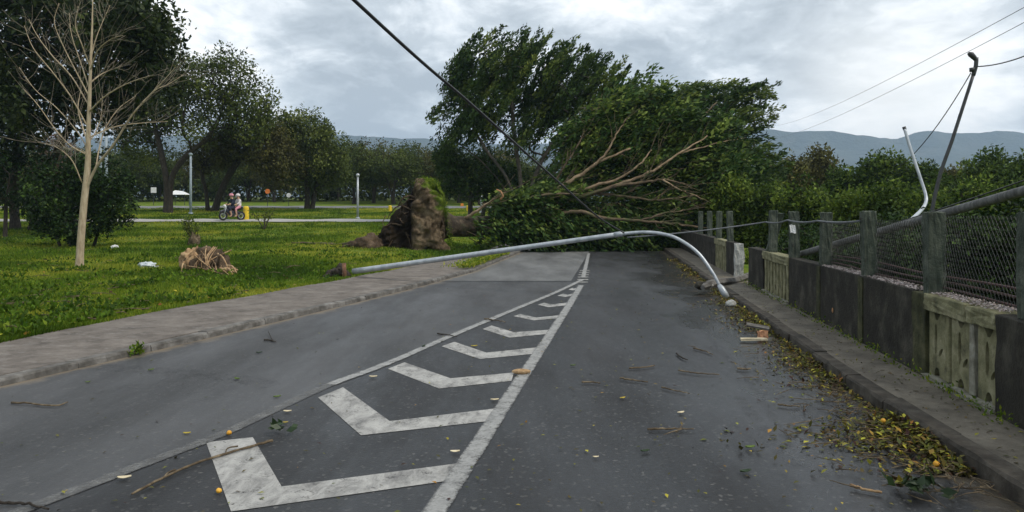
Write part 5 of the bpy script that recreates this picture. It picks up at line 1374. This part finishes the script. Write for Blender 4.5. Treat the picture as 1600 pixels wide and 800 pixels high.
MB().tube(smooth_path([Q(.32, -.36, 1.03), Q(.45, -.15, 1.0), Q(.45, .15, 1.0), Q(.32, .36, 1.03)], 12), .018, 6).build('handlebar', MAT['dark_metal'], moto, True)
MB().tube(np.array([Q(.50, 0, .93), Q(.58, 0, .93), Q(.62, 0, .92)]), [.12, .13, .08], 12).build('headlight', MAT['white_plastic'], moto, True)
MB().tube(smooth_path([Q(.42, 0, .64), Q(.66, 0, .66), Q(.9, 0, .58)], 8), .06, 6).build('mudguard', MAT['blue_dark'], moto, True)
MB().tube(np.array([Q(-.1, .16, .30), Q(-.75, .18, .38)]), .05, 8).build('exhaust', MAT['steel'], moto, True)
def person(name, label, joints, edges, radii, mats, zones, head, helmet_mat, face):
    me = bpy.data.meshes.new('person_body'); me.from_pydata([tuple(j) for j in joints], edges, []); me.update()
    o = bpy.data.objects.new('tmp', me); COL.objects.link(o)
    sk = o.modifiers.new('skin', 'SKIN'); su = o.modifiers.new('sub', 'SUBSURF'); su.levels = su.render_levels = 1
    for v, q in zip(me.skin_vertices[0].data, radii): v.radius = (q, q)
    me.skin_vertices[0].data[0].use_root = True
    dg = bpy.context.evaluated_depsgraph_get(); dg.update()
    m2 = bpy.data.meshes.new_from_object(o.evaluated_get(dg)); bpy.data.objects.remove(o)
    # features of the head are moulded into the same mesh
    for m_ in mats: m2.materials.append(m_)
    for p in m2.polygons:
        p.use_smooth = True; p.material_index = zones(np.array(p.center))
    m2.name = name
    b = tag(link(name, m2), label, 'person')
    hm = MB()
    hm.tube(np.array([head - face * .0 + up * q for q in (-.02, .05, .12, .155, .165)]), [.15, .158, .125, .07, .01], 12).build('helmet', helmet_mat, b, True)
    return b
MAT['skin'] = rough_mat('skin', [(.3, (.42, .25, .17)), (.7, (.52, .33, .23))], 8, .6, 0)
MAT['pink'] = rough_mat('pink_cloth', [(.3, (.55, .22, .28)), (.7, (.68, .33, .38))], 8, .9, 0)
MAT['white_cloth'] = rough_mat('white_cloth', [(.3, (.6, .56, .56)), (.7, (.75, .72, .72))], 8, .9, 0)
MAT['navy'] = rough_mat('navy_cloth', [(.3, (.014, .018, .035)), (.7, (.03, .036, .06))], 8, .9, 0)
def seated(f0, label, torso, trouser, helmet, lean, leg_f):
    pel = Q(f0, 0, .93); ch = Q(f0 + lean * .6, 0, 1.28); nk = Q(f0 + lean, 0, 1.46); hd_ = Q(f0 + lean + .03, 0, 1.62); tp = Q(f0 + lean + .03, 0, 1.72)
    J = [pel, Q(f0 + lean * .3, 0, 1.10), ch, nk, hd_, tp, Q(f0 + lean + .13, 0, 1.60)]
    E = [(0, 1), (1, 2), (2, 3), (3, 4), (4, 5), (4, 6)]
    Rr = [.16, .15, .165, .065, .10, .085, .03]
    for s_ in (-1, 1):
        b = len(J)
        J += [Q(f0 + lean * .85, s_ * .19, 1.38), Q(f0 + lean + .12, s_ * .25, 1.14), Q(f0 + lean + .36, s_ * .22, 1.04), Q(f0 + lean + .44, s_ * .22, 1.03)]
        E += [(2, b), (b, b + 1), (b + 1, b + 2), (b + 2, b + 3)]; Rr += [.07, .05, .04, .035]
        b = len(J)
        J += [Q(f0 + .08, s_ * .12, .90), Q(f0 + .40, s_ * .20, .78), Q(f0 + leg_f, s_ * .22, .40), Q(f0 + leg_f - .02, s_ * .22, .30), Q(f0 + leg_f + .16, s_ * .24, .28)]
        E += [(0, b), (b, b + 1), (b + 1, b + 2), (b + 2, b + 3), (b + 3, b + 4)]; Rr += [.105, .08, .058, .045, .04]
    z0 = mo_[2]
    def zones(c):
        z = c[2] - z0
        if z > 1.44: return 2
        d_ = abs(np.dot(c - mo_, sd)); f = np.dot(c - mo_, fw) - f0
        if z > .98: return 2 if f > lean + .22 else 0
        if z < .62: return 2
        return 1
    return person('person', label, J, E, Rr, [torso, trouser, MAT['skin']], zones, Q(f0 + lean + .03, 0, 1.65), helmet, fw)
seated(-.10, 'rider in dark clothes and a pale pink helmet holding the handlebar', MAT['navy'], MAT['navy'], MAT['pink'], .14, .30)
seated(-.52, 'pillion passenger in a white and pink top behind the rider', MAT['white_cloth'], MAT['pink'], MAT['white_cloth'], .08, .34)

# small white awning far behind the forked tree
Yv = 84.0
cb_ = gp(281, Yv)
aw = empty('awning', cb_, 'low white awning far behind the forked park tree', 'awning')
for x in (-.8, .8):
    for y in (-.6, .6):
        MB().tube(np.array([cb_ + (x, y, 0), cb_ + (x, y, 1.25)]), .03, 6).build('post', MAT['dark_metal'], aw)
mb = MB()
mb.add([cb_ + (-.95, -.75, 1.22), cb_ + (.95, -.75, 1.22), cb_ + (.95, .75, 1.22), cb_ + (-.95, .75, 1.22), cb_ + (-.55, 0, 1.72), cb_ + (.35, 0, 1.62)], [(3, 2, 1, 0), (0, 1, 5, 4), (2, 3, 4, 5), (1, 2, 5), (3, 0, 4)])
mb.build('roof', MAT['white_plastic'], aw)

# ------------------------------------------------------------------ things on the lawn
def sapling(x, Y, label, stump, h, seed):
    rr = np.random.default_rng(seed); b = gp(x, Y)
    o = empty('sapling', b, label, 'sapling')
    if stump:
        lump('stump', b + (0, 0, .22), (.2, .2, .36), seed, MAT['twig'], o, .45, 3)
    mb = MB(); tips = []
    for k in range(6 if stump else 5):
        e_ = b + np.array((rr.normal(0, .34), rr.normal(0, .25), h * rr.uniform(.6, 1.0)))
        m_ = b + (e_ - b) * .5 + rr.normal(0, .08, 3); m_[2] = b[2] + h * .45
        pth = smooth_path([b + (0, 0, .25 if stump else 0), m_, e_], 8); mb.tube(pth, np.linspace(.03, .008, 8), 5)
        tips += [pth[i] for i in (4, 5, 6, 7)]
    mb.build('stem', MAT['bark_dark'], o, True)
    tips = np.array(tips); ii = np.repeat(np.arange(len(tips)), 14)
    p = tips[ii] + rr.normal(0, .11, (len(ii), 3))
    link('leaves', leaves_mesh('leaves', p, rr.normal(size=(len(ii), 3)), rr.uniform(.07, .15, len(ii)), np.clip(rr.normal(.5, .2, len(ii)), 0, 1), .5, seed), LEAF['park'], o)
sapling(303, 31, 'small leafy sapling on a thick brown stump in the lawn', True, 1.35, 5)
sapling(413, 42, 'thin leaning sapling alone on the lawn near the path', False, 1.5, 6)
# heap of torn root fibres
r = np.random.default_rng(66)
hp = empty('root_heap', gp(322, 20.3), 'heap of torn pale and dark root fibres lying on the lawn', 'root heap')
lump('root_ball', gp(322, 20.3) + (0, 0, .22), (.42, .35, .40), 11, MAT['soil'], hp, .45)
lump('root_ball', gp(301, 20.3) + (0, 0, .28), (.30, .28, .36), 12, MAT['straw'], hp, .45)
lump('root_ball', gp(343, 20.1) + (0, 0, .16), (.25, .25, .26), 13, MAT['soil'], hp, .5)
lump('root_ball', gp(356, 19.3) + (0, 0, .06), (.25, .2, .11), 14, MAT['straw'], hp, .5)
for k in range(34):
    x = r.uniform(288, 362); b = gp(x, 20.0 - .02 * (x - 288)) + (0, 0, .03)
    e_ = gp(322 + r.normal(0, 16), 20.3) + (0, 0, r.uniform(.35, .72) if x < 345 else .2)
    m_ = (b + e_) / 2 + np.array((r.normal(0, .08), -.16, .05))
    MB().tube(smooth_path([b, m_, e_], 9), np.linspace(.006, .018, 9) if k % 2 else np.linspace(.017, .006, 9), 5).build('root', MAT['straw'] if k % 3 else MAT['soil'], hp, True)
for a, b_ in (((356, 19.6, .2), (372, 18.6, .03)), ((350, 19.5, .1), (366, 18.5, .03)), ((340, 20, .5), (358, 19.4, .1)), ((288, 20, .3), (283, 19.7, 0))):
    p0 = gp(a[0], a[1]) + (0, 0, a[2]); p1 = gp(b_[0], b_[1]) + (0, 0, b_[2])
    MB().tube(smooth_path([p0, (p0 + p1) / 2 + (0, 0, .1), p1], 9), np.linspace(.035, .012, 9), 6).build('root', MAT['straw'], hp, True)
# litter bag
bag = lump('plastic_bag', gp(231, 21.0) + (0, 0, .10), (.22, .14, .10), 15, rough_mat('blue_white_plastic', [(.3, (.38, .44, .48)), (.7, (.62, .66, .68))], 8, .4, .3, .01), None, .6)
tag(bag, 'crumpled pale blue plastic bag on the lawn left of the root heap', 'plastic bag')
o = lump('paper_scrap', gp(180, 29) + (0, 0, .12), (.14, .08, .09), 16, MAT['white_plastic'], None, .5, 3); tag(o, 'white paper scrap on the lawn by the round bush', 'paper')

# ------------------------------------------------------------------ grass
r = np.random.default_rng(123)
def fbm(x, y, s_, seed):
    """cheap smooth noise"""
    o = np.zeros_like(x)
    rr = np.random.default_rng(seed)
    for k in range(9):
        a = rr.uniform(0, 2 * math.pi); f_ = s_ * rr.uniform(.5, 2.4); ph = rr.uniform(0, 6.3)
        o += np.sin((x * math.cos(a) + y * math.sin(a)) * f_ + ph + 1.3 * np.sin((x * math.sin(a) - y * math.cos(a)) * f_ * .7 + ph * 2))
    return o / 9 * 2
def scatter_lawn(n_, ylo, yhi, pw):
    y = ylo + (yhi - ylo) * r.uniform(0, 1, n_) ** pw
    xl = -0.73 * y - .5
    x = xl + (bl(y) + .05 - xl) * r.uniform(0, 1, n_)
    return x, y
def blades(n_, ylo, yhi, pw, hmin, hmax, wmul, name='grass'):
    x, y = scatter_lawn(n_, ylo, yhi, pw)
    lush = fbm(x, y, .9, 5) + .6 * fbm(x, y, 2.7, 6)
    keep = r.uniform(-1.6, .7, n_) < np.clip(lush * 1.5 + .5, -1.25, 2)
    onpath = (y > 48) & (y < 51)
    keep &= ~onpath
    x, y, lush = x[keep], y[keep], lush[keep]; n_ = len(x)
    z = ground_z(x, y)
    h = r.uniform(hmin, hmax, n_) * (1 + .45 * np.clip(lush, -.7, 1.3))
    a = r.uniform(0, 2 * math.pi, n_); w = (.0035 + .00055 * y) * wmul
    lean = r.normal(0, .45, (n_, 2)) * h[:, None]
    b0 = np.stack([x - np.cos(a) * w, y - np.sin(a) * w, z - .01], 1); b1 = np.stack([x + np.cos(a) * w, y + np.sin(a) * w, z - .01], 1)
    tp_ = np.stack([x + lean[:, 0], y + lean[:, 1], z + h], 1)
    v = np.stack([b0, b1, tp_], 1).reshape(-1, 3)
    tint = np.clip(.50 - .14 * lush + .42 * fbm(x, y, .55, 8) + r.normal(0, .14, n_), 0, 1)
    return v, tint
v1, t1 = blades(150000, 8.6, 24, 1.2, .03, .085, 1.0)
v2, t2 = blades(190000, 20, 74, 1.25, .05, .13, 1.0)
v = np.vstack([v1, v2])
gm = np_mesh('grass', v, np.arange(len(v)), 3, False, {'tint': np.concatenate([t1, t2])})
tag(link('grass', gm, LEAF['grass']), 'short uneven green grass covering the park lawn', 'grass', kind='stuff')
# broad weeds and clover clumps in the lawn, yellow fallen leaves
cx, cy_ = scatter_lawn(420, 9.2, 46, 1.3)
ii = np.repeat(np.arange(420), 46)
px2 = cx[ii] + r.normal(0, 1, len(ii)) * r.uniform(.08, .32, 420)[ii]; py2 = cy_[ii] + r.normal(0, 1, len(ii)) * r.uniform(.08, .3, 420)[ii]
ok = px2 < bl(py2); px2, py2, jj = px2[ok], py2[ok], ii[ok]
pz2 = ground_z(px2, py2) + r.uniform(.01, .1, len(px2))
dd = r.normal(size=(len(px2), 3)); dd[:, 2] = np.abs(dd[:, 2]) + .5
tag(link('lawn_weeds', leaves_mesh('lawn_weeds', np.stack([px2, py2, pz2], 1), dd, r.uniform(.05, .12, len(px2)), np.clip(r.normal(.22, .13, 420)[jj] + r.normal(0, .1, len(px2)), 0, 1), .55, 4), LEAF['grass']), 'darker broad-leaved weeds in clumps over the lawn', 'weeds', kind='stuff')
lx, ly = scatter_lawn(420, 9.0, 40, 1.2)
dd = r.normal(size=(420, 3)); dd[:, 2] *= .3
tag(link('fallen_leaves', leaves_mesh('fallen_leaves', np.stack([lx, ly, ground_z(lx, ly) + .07], 1), dd, r.uniform(.04, .10, 420), r.uniform(.2, 1, 420), .55, 5), LEAF['litter']), 'yellow and brown leaves scattered over the lawn', 'leaves', kind='stuff')

tb = MB(); qx, qy = scatter_lawn(230, 9.2, 40, 1.3)
for x_, y_ in zip(qx, qy):
    L = r.uniform(.12, .6); a = r.uniform(0, 6.3); p0 = np.array((x_, y_, float(ground_z(x_, y_)) + .07)); p1 = p0 + np.array((math.cos(a) * L, math.sin(a) * L, r.normal(0, .03)))
    if p1[0] > bl(p1[1]): continue
    tb.tube(np.array([p0, (p0 + p1) / 2 + r.normal(0, .03, 3), p1]), [.009, .007, .004], 4)
tag(tb.build('lawn_twigs', MAT['twig'], None, True), 'brown twigs blown down over the lawn', 'twigs', kind='stuff')
# ------------------------------------------------------------------ leaf litter in the right gutter and on the roads
def litter_mesh(name, x, y, z, size, tint, seed, flat=.35):
    rr = np.random.default_rng(seed); d_ = rr.normal(size=(len(x), 3)); d_[:, 2] *= flat
    return link(name, leaves_mesh(name, np.stack([x, y, z], 1), d_, size, tint, .5, seed), LEAF['litter'])
n_ = 14000
y = 4.75 + 21 * r.uniform(0, 1, n_) ** 1.75
den = np.clip(.45 + 1.1 * fbm(y, y * 0, 2.6, 4) + np.where((y > 5) & (y < 9), .35, 0) + np.where((y > 11) & (y < 14), .25, 0), .22, 1.2)
wd = np.where(y < 7.6, .46, np.where(y < 9, .34, np.where(y < 14, .27, .2))) * (.35 + .65 * den)
dk = np.abs(r.normal(0, 1, n_)) ** 1.5 * wd * .60
keep = r.uniform(0, 1, n_) < den * np.where(y < 5.2, .35, 1)
y, dk, den = y[keep], dk[keep], den[keep]
x = kr(y) - .02 - dk
z = .006 + r.uniform(0, 1, len(x)) * .09 * np.exp(-dk / .25) * den
litter_mesh('leaf_litter', x, y, z, r.uniform(.025, .075, len(x)), np.clip(r.normal(.38, .27, len(x)) + .25 * (r.random(len(x)) < .1), 0, 1), 3, .65)
bpy.data.objects['leaf_litter'].name = 'leaf_litter'
tag(bpy.data.objects['leaf_litter'], 'yellow, green and brown leaves heaped along the right kerb', 'leaf litter', kind='stuff')
# thin straw-like twigs inside that drift
tb = MB()
for k in range(420):
    yy_ = 4.4 + 16 * r.uniform() ** 1.8; xx_ = float(kr(yy_)) - .03 - abs(r.normal(0, .35)); L = r.uniform(.05, .28); a = r.uniform(0, 6.3)
    p0 = np.array((xx_, yy_, .015 + r.uniform(0, .04))); p1 = p0 + np.array((math.cos(a) * L, math.sin(a) * L, r.normal(0, .01)))
    if p1[0] > kr(p1[1]) - .01: continue
    tb.tube(np.array([p0, (p0 + p1) / 2 + r.normal(0, .012, 3) * (1, 1, .3), p1]), [.004, .0035, .002], 4)
o = tb.build('twig_litter', MAT['twig'], None, True); tag(o, 'thin brown twigs mixed into the leaves along the right kerb', 'twigs', kind='stuff')
# specks over both lanes, pavements
n_ = 950
y = 4 + 24 * r.uniform(0, 1, n_) ** 1.7; u = r.uniform(0, 1, n_) ** .55
x = kl(y) + (kr(y) - kl(y)) * u
litter_mesh('leaf_specks', x, y, np.full(n_, .014) + .006 * r.uniform(0, 1, n_), r.uniform(.015, .05, n_), np.clip(r.normal(.4, .3, n_), 0, 1), 7, .2)
tag(bpy.data.objects['leaf_specks'], 'small leaf scraps scattered thinly over the asphalt', 'leaf scraps', kind='stuff')
n_ = 520
y = 4.3 + 18 * r.uniform(0, 1, n_) ** 1.5; x = kr(y) + .16 + r.uniform(0, 1, n_) * (wallx(y) - kr(y) - .2)
litter_mesh('pavement_leaves', x, y, np.full(n_, .127), r.uniform(.015, .05, n_), np.clip(r.normal(.38, .25, n_), 0, 1), 8, .2)
tag(bpy.data.objects['pavement_leaves'], 'leaf scraps scattered over the right pavement', 'leaf scraps', kind='stuff')
# weeds at the foot of the wall and on the left kerb
def weeds(name, label, x, y, z, n_, sx, sy, size, tint, seed):
    rr = np.random.default_rng(seed); p = np.stack([x + rr.normal(0, sx, n_), y + rr.normal(0, sy, n_), z + np.abs(rr.normal(0, .05, n_))], 1)
    d_ = rr.normal(size=(n_, 3)); d_[:, 2] = np.abs(d_[:, 2]) + .3
    return tag(link(name, leaves_mesh(name, p, d_, rr.uniform(.5, 1.3, n_) * size, np.clip(rr.normal(tint, .2, n_), 0, 1), .45, seed), LEAF['grass']), label, 'weeds', kind='stuff')
n_ = 2200; yk = r.uniform(20.5, 27.5, n_)
weeds('kerb_weeds', 'green weeds and leaves over the left kerb under the toppled lamp', kl(yk) - .05 - np.abs(r.normal(0, .28, n_)), yk, .11 + 0 * yk, n_, .03, .05, .10, .62, 9)
n_ = 700; yk = 5.4 + 11 * r.uniform(0, 1, n_) ** 1.3
weeds('wall_weeds', 'tiny weeds along the foot of the fence wall', wallx(yk) - .06 - np.abs(r.normal(0, .05, n_)), yk, .12 + 0 * yk, n_, .01, .02, .04, .45, 10)
g0 = G(271, 549, .05); g0[0] = float(kl(g0[1])) + .02
weeds('kerb_tuft', 'single green tuft growing out of the left kerb joint', np.full(90, g0[0]), np.full(90, g0[1]), np.full(90, .01), 90, .04, .05, .065, .35, 12)

# ------------------------------------------------------------------ single twigs, leaves, fruit on the road
def stick(name, label, pts, r0, r1, mat='twig', forks=(), cat='stick', seed=0, z=.014, n=16):
    rr = np.random.default_rng(seed)
    p = smooth_path([G(x, y, z) for x, y in pts], n); p[:, 2] = z + r0 * .5 + np.abs(rr.normal(0, r0 * .3, n)); p[1:-1, :2] += rr.normal(0, r0 * .35, (n - 2, 2))
    mb = MB(); mb.tube(p, np.linspace(r0, r1, n) * rr.uniform(.85, 1.15, n), 7)
    for fk in forks:
        q = smooth_path([G(x, y, z) for x, y in fk], 7); q[:, 2] = z + r0 * .5 + np.linspace(0, r0 * 1.5, 7)
        mb.tube(q, np.linspace(r0 * .6, r1 * .6, 7), 5)
    return tag(mb.build(name, MAT[mat], None, True), label, cat, 'twigs and sticks lying on the road')
stick('stick', 'long barky stick lying across the nearest chevron', [(206, 773), (250, 750), (300, 727), (345, 712), (390, 699), (426, 690)], .007, .0105, seed=1, n=26, forks=([(255, 748), (262, 741), (274, 737)], [(352, 710), (356, 702), (372, 700)]))
stick('stick', 'thin reddish stick on the left lane near the left edge', [(18, 630), (50, 632), (88, 635), (106, 629)], .010, .005, seed=2)
stick('stick', 'dark stick at the bottom left corner', [(-8, 788), (25, 788), (50, 791), (76, 797)], .010, .006, 'bark_dark', seed=3)
stick('stick', 'forked brown twig in the middle of the right lane', [(1012, 672), (1040, 671), (1062, 671), (1084, 672)], .009, .004, seed=4, forks=([(1066, 671), (1050, 677), (1037, 683)], [(1062, 671), (1066, 665), (1064, 661)]))
stick('stick', 'short brown twig left of the right lane centre', [(909, 598), (925, 598), (938, 600)], .010, .005, seed=5)
stick('stick', 'pale twig with a bent end in the right lane', [(968, 592), (990, 595), (1012, 598)], .010, .006, seed=6)
stick('stick', 'thin twig above the pale bent twig in the right lane', [(983, 576), (1005, 575), (1023, 572)], .010, .006, seed=7)
stick('stick', 'long thin twig pointing to the gutter in the right lane', [(1060, 580), (1090, 584), (1124, 586)], .009, .005, seed=8)
stick('stick', 'faint curved twig below the long thin twig', [(1034, 606), (1055, 611), (1078, 616)], .008, .004, seed=9)
stick('stick', 'short crooked twig near the top of the right lane', [(1057, 553), (1066, 560), (1074, 563)], .011, .005, 'bark_dark', seed=10)
stick('stick', 'slanting twig next to the gutter in the right lane', [(1084, 545), (1100, 549), (1114, 555)], .011, .005, seed=11)
stick('stick', 'brown twig beside the leaf drift below the pale plank', [(1152, 577), (1165, 578), (1173, 577)], .012, .006, seed=12)
stick('stick', 'dry pale stick near the dark leaf clump on the right', [(1329, 761), (1350, 766), (1378, 771)], .010, .007, 'straw', seed=13)
stick('stick', 'thin brown twig crossing the edge line among far chevrons', [(757, 499), (772, 501), (790, 504)], .012, .006, seed=14)
stick('stick', 'thin dark twig on the left lane beside the edge line', [(683, 522), (700, 524), (714, 527)], .010, .005, 'bark_dark', seed=15)
stick('stick', 'dark forked twig on the left lane below the kerb', [(413, 532), (424, 533), (431, 535)], .012, .006, 'bark_dark', seed=16, forks=([(427, 534), (423, 528), (419, 520)],))
stick('stick', 'thin straw coloured twig above the big leaf drift', [(1215, 633), (1232, 635), (1250, 636)], .009, .005, seed=17)
def fruit(x, y, rad, label, mat='fruit', sx=1.0, z=.01):
    o = lump('fruit', G(x, y, z) + (0, 0, rad * .75), (rad * sx, rad, rad * .9), int(x) % 17, MAT[mat], None, .12, 3)
    tag(o, label, 'fruit'); return o
fruit(358, 679, .019, 'small orange fruit on the top of the nearest chevron')
fruit(342, 770, .017, 'small orange fruit left of the nearest chevron')
fruit(1463, 729, .022, 'yellow fruit lying at the end of the right leaf drift')
fruit(1380, 660, .019, 'orange fruit inside the right leaf drift', z=.06)
o = fruit(815, 584, .032, 'tan seed pod lying on the centre line', 'straw', 3.0)
def leaf_thing(x, y, size, label, mat, ang, group='single leaves lying on the road', curl=.35, z=.014):
    """one curled leaf, nine by five vertices, with thickness"""
    c = G(x, y, z); v = []
    for i in range(9):
        t = i / 8; w = .26 * math.sin(math.pi * (t * .92 + .05)) ** .8
        for j in range(5):
            s_ = (j - 2) / 2
            lx_, ly_ = (t - .5) * size, s_ * w * size
            zz = curl * size * (abs(s_) ** 1.5 * .35 + (t - .5) ** 2 * .8)
            v.append((c[0] + lx_ * math.cos(ang) - ly_ * math.sin(ang), c[1] + lx_ * math.sin(ang) + ly_ * math.cos(ang), z + zz))
    f = [(i * 5 + j, i * 5 + 5 + j, i * 5 + 6 + j, i * 5 + j + 1) for i in range(8) for j in range(4)]
    me = MB().add(v, f).mesh('leaf', True)
    o = link('leaf', me, mat); s_ = o.modifiers.new('s', 'SOLIDIFY'); s_.thickness = .002
    return tag(o, label, 'leaf', group)
MAT['leaf_green'] = rough_mat('green_leaf', [(.3, (.05, .09, .015)), (.7, (.13, .19, .03))], 20, .5, .2, .003)
MAT['leaf_dark'] = rough_mat('dark_green_leaf', [(.3, (.012, .026, .010)), (.7, (.03, .055, .018))], 20, .45, .2, .003)
MAT['leaf_yellow'] = rough_mat('yellow_leaf', [(.3, (.30, .22, .03)), (.7, (.48, .38, .06))], 20, .6, .2, .003)
for x, y, s_, lb, m_, a in (
    (194, 747, .12, 'pale cream dry leaf left of the long barky stick', 'cream', .3), (449, 643, .10, 'cream leaf on the road above the nearest chevron', 'cream', .1), (433, 620, .10, 'bright green leaf on the left lane by the edge line', 'leaf_green', .5),
    (446, 660, .06, 'small yellowish leaf above the dark curled leaf', 'leaf_yellow', .2), (370, 592, .11, 'green curled leaf on the left lane, farther than the bright one', 'leaf_green', 2.6), (405, 551, .10, 'dark leaf on the left lane near the kerb twig', 'leaf_dark', .4),
    (236, 578, .10, 'green leaf near the left kerb below the tuft', 'leaf_green', 1.0), (137, 597, .07, 'small green leaf near the kerb at the far left', 'leaf_green', .7), (292, 677, .08, 'brownish leaf on the left lane next to the faded line', 'leaf_yellow', .2),
    (583, 589, .12, 'cream leaf between the edge line and the third chevron', 'cream', .1), (773, 625, .11, 'cream leaf right of the second chevron tip', 'cream', .2), (711, 706, .10, 'pinkish cream leaf near the end of the nearest chevron', 'cream', .1),
    (931, 714, .06, 'tiny pinkish leaf at the lower left of the right lane', 'cream', .1), (895, 571, .09, 'green leaf at the top left of the right lane', 'leaf_green', .2), (1064, 645, .10, 'pale leaf above the forked brown twig', 'cream', .5), (973, 622, .09, 'straw coloured leaf left of the faint curved twig', 'leaf_yellow', .6),
    (1165, 737, .12, 'green leaf at the lower right of the right lane', 'leaf_dark', .3), (1172, 699, .11, 'yellow green leaf near the lower right gutter', 'leaf_green', .2), (1008, 705, .10, 'dark leaf below the forked brown twig', 'leaf_dark', .3),
    (741, 541, .12, 'yellowish leaf lying on the fourth chevron', 'leaf_yellow', .3), (662, 541, .12, 'dark leaf pair on the left lane beside the far edge line', 'leaf_dark', 1.2)):
    leaf_thing(x, y, s_ * .66, lb, MAT[m_], a)
def leaf_cluster(x, y, label, n_, size, mat, seed, spread):
    rr = np.random.default_rng(seed); c = G(x, y, .02)
    p = c + rr.normal(0, spread, (n_, 3)) * (1, .7, .0) + np.array((0, 0, 1)) * rr.uniform(.0, .06, n_)[:, None]
    d_ = rr.normal(size=(n_, 3)); d_[:, 2] = np.abs(d_[:, 2]) * .5
    return tag(link('leaf_cluster', leaves_mesh('leaf_cluster', p, d_, rr.uniform(.7, 1.2, n_) * size, rr.uniform(0, 1, n_), .5, seed), mat), label, 'leaf cluster')
leaf_cluster(1443, 770, 'dark green leaf clump on the asphalt at the lower right', 26, .11, MAT['leaf_dark'], 3, .06)
leaf_cluster(437, 674, 'dark green leaf sprig beside the nearest chevron', 12, .09, MAT['leaf_dark'], 4, .045)
leaf_cluster(1410, 762, 'yellowish leaf sprig left of the dark leaf clump', 12, .07, LEAF['litter'], 5, .04)
# planks and a brick shard in the drift
def shard(name, px, size, rz, z, mat, label, cat, tilt=0.0):
    bm = bmesh.new(); bmesh.ops.create_cube(bm, size=1.0)
    bmesh.ops.subdivide_edges(bm, edges=bm.edges[:], cuts=2, use_grid_fill=True)
    rr = np.random.default_rng(int(px[0]))
    for v in bm.verts: v.co = Vector((v.co.x * size[0], v.co.y * size[1], v.co.z * size[2])) + Vector(rr.normal(0, min(size) * .07, 3))
    me = bpy.data.meshes.new(name); bm.to_mesh(me); bm.free()
    o = link(name, me, MAT[mat]); p = G(px[0], px[1], z); o.location = p; o.rotation_euler = (tilt, tilt * .5, rz)
    return tag(o, label, cat)
shard('plank_piece', (1178, 530, ), (.34, .06, .03), -.05, .04, 'cream', 'short pale plank piece in the leaf drift below the brick shard', 'plank')
shard('brick_shard', (1191, 523), (.11, .09, .10), .3, .07, 'brick', 'orange brick shard in the leaf drift by the right kerb', 'brick')
shard('plank_piece', (1184, 510), (.30, .09, .025), -.25, .10, 'kerb', 'grey plank piece leaning on the right kerb above the brick shard', 'plank', .3)

# ------------------------------------------------------------------ air
bm = bmesh.new(); bmesh.ops.create_cube(bm, size=1.0)
me = bpy.data.meshes.new('haze'); bm.to_mesh(me); bm.free()
hz = bpy.data.objects.new('haze', me); COL.objects.link(hz)
hz.scale = (13000, 7400, 340); hz.location = (0, 3000, 340 / 2 - 12)
mt = bpy.data.materials.new('haze_air'); mt.use_nodes = True; nt = mt.node_tree; nt.nodes.clear()
out = N(nt.nodes, 'ShaderNodeOutputMaterial'); pv_ = N(nt.nodes, 'ShaderNodeVolumePrincipled')
pv_.inputs['Color'].default_value = (0.58, 0.76, 1.0, 1); pv_.inputs['Density'].default_value = 0.00024; pv_.inputs['Anisotropy'].default_value = 0.2
nt.links.new(pv_.outputs[0], out.inputs['Volume'])
me.materials.append(mt)
tag(hz, kind='stuff')
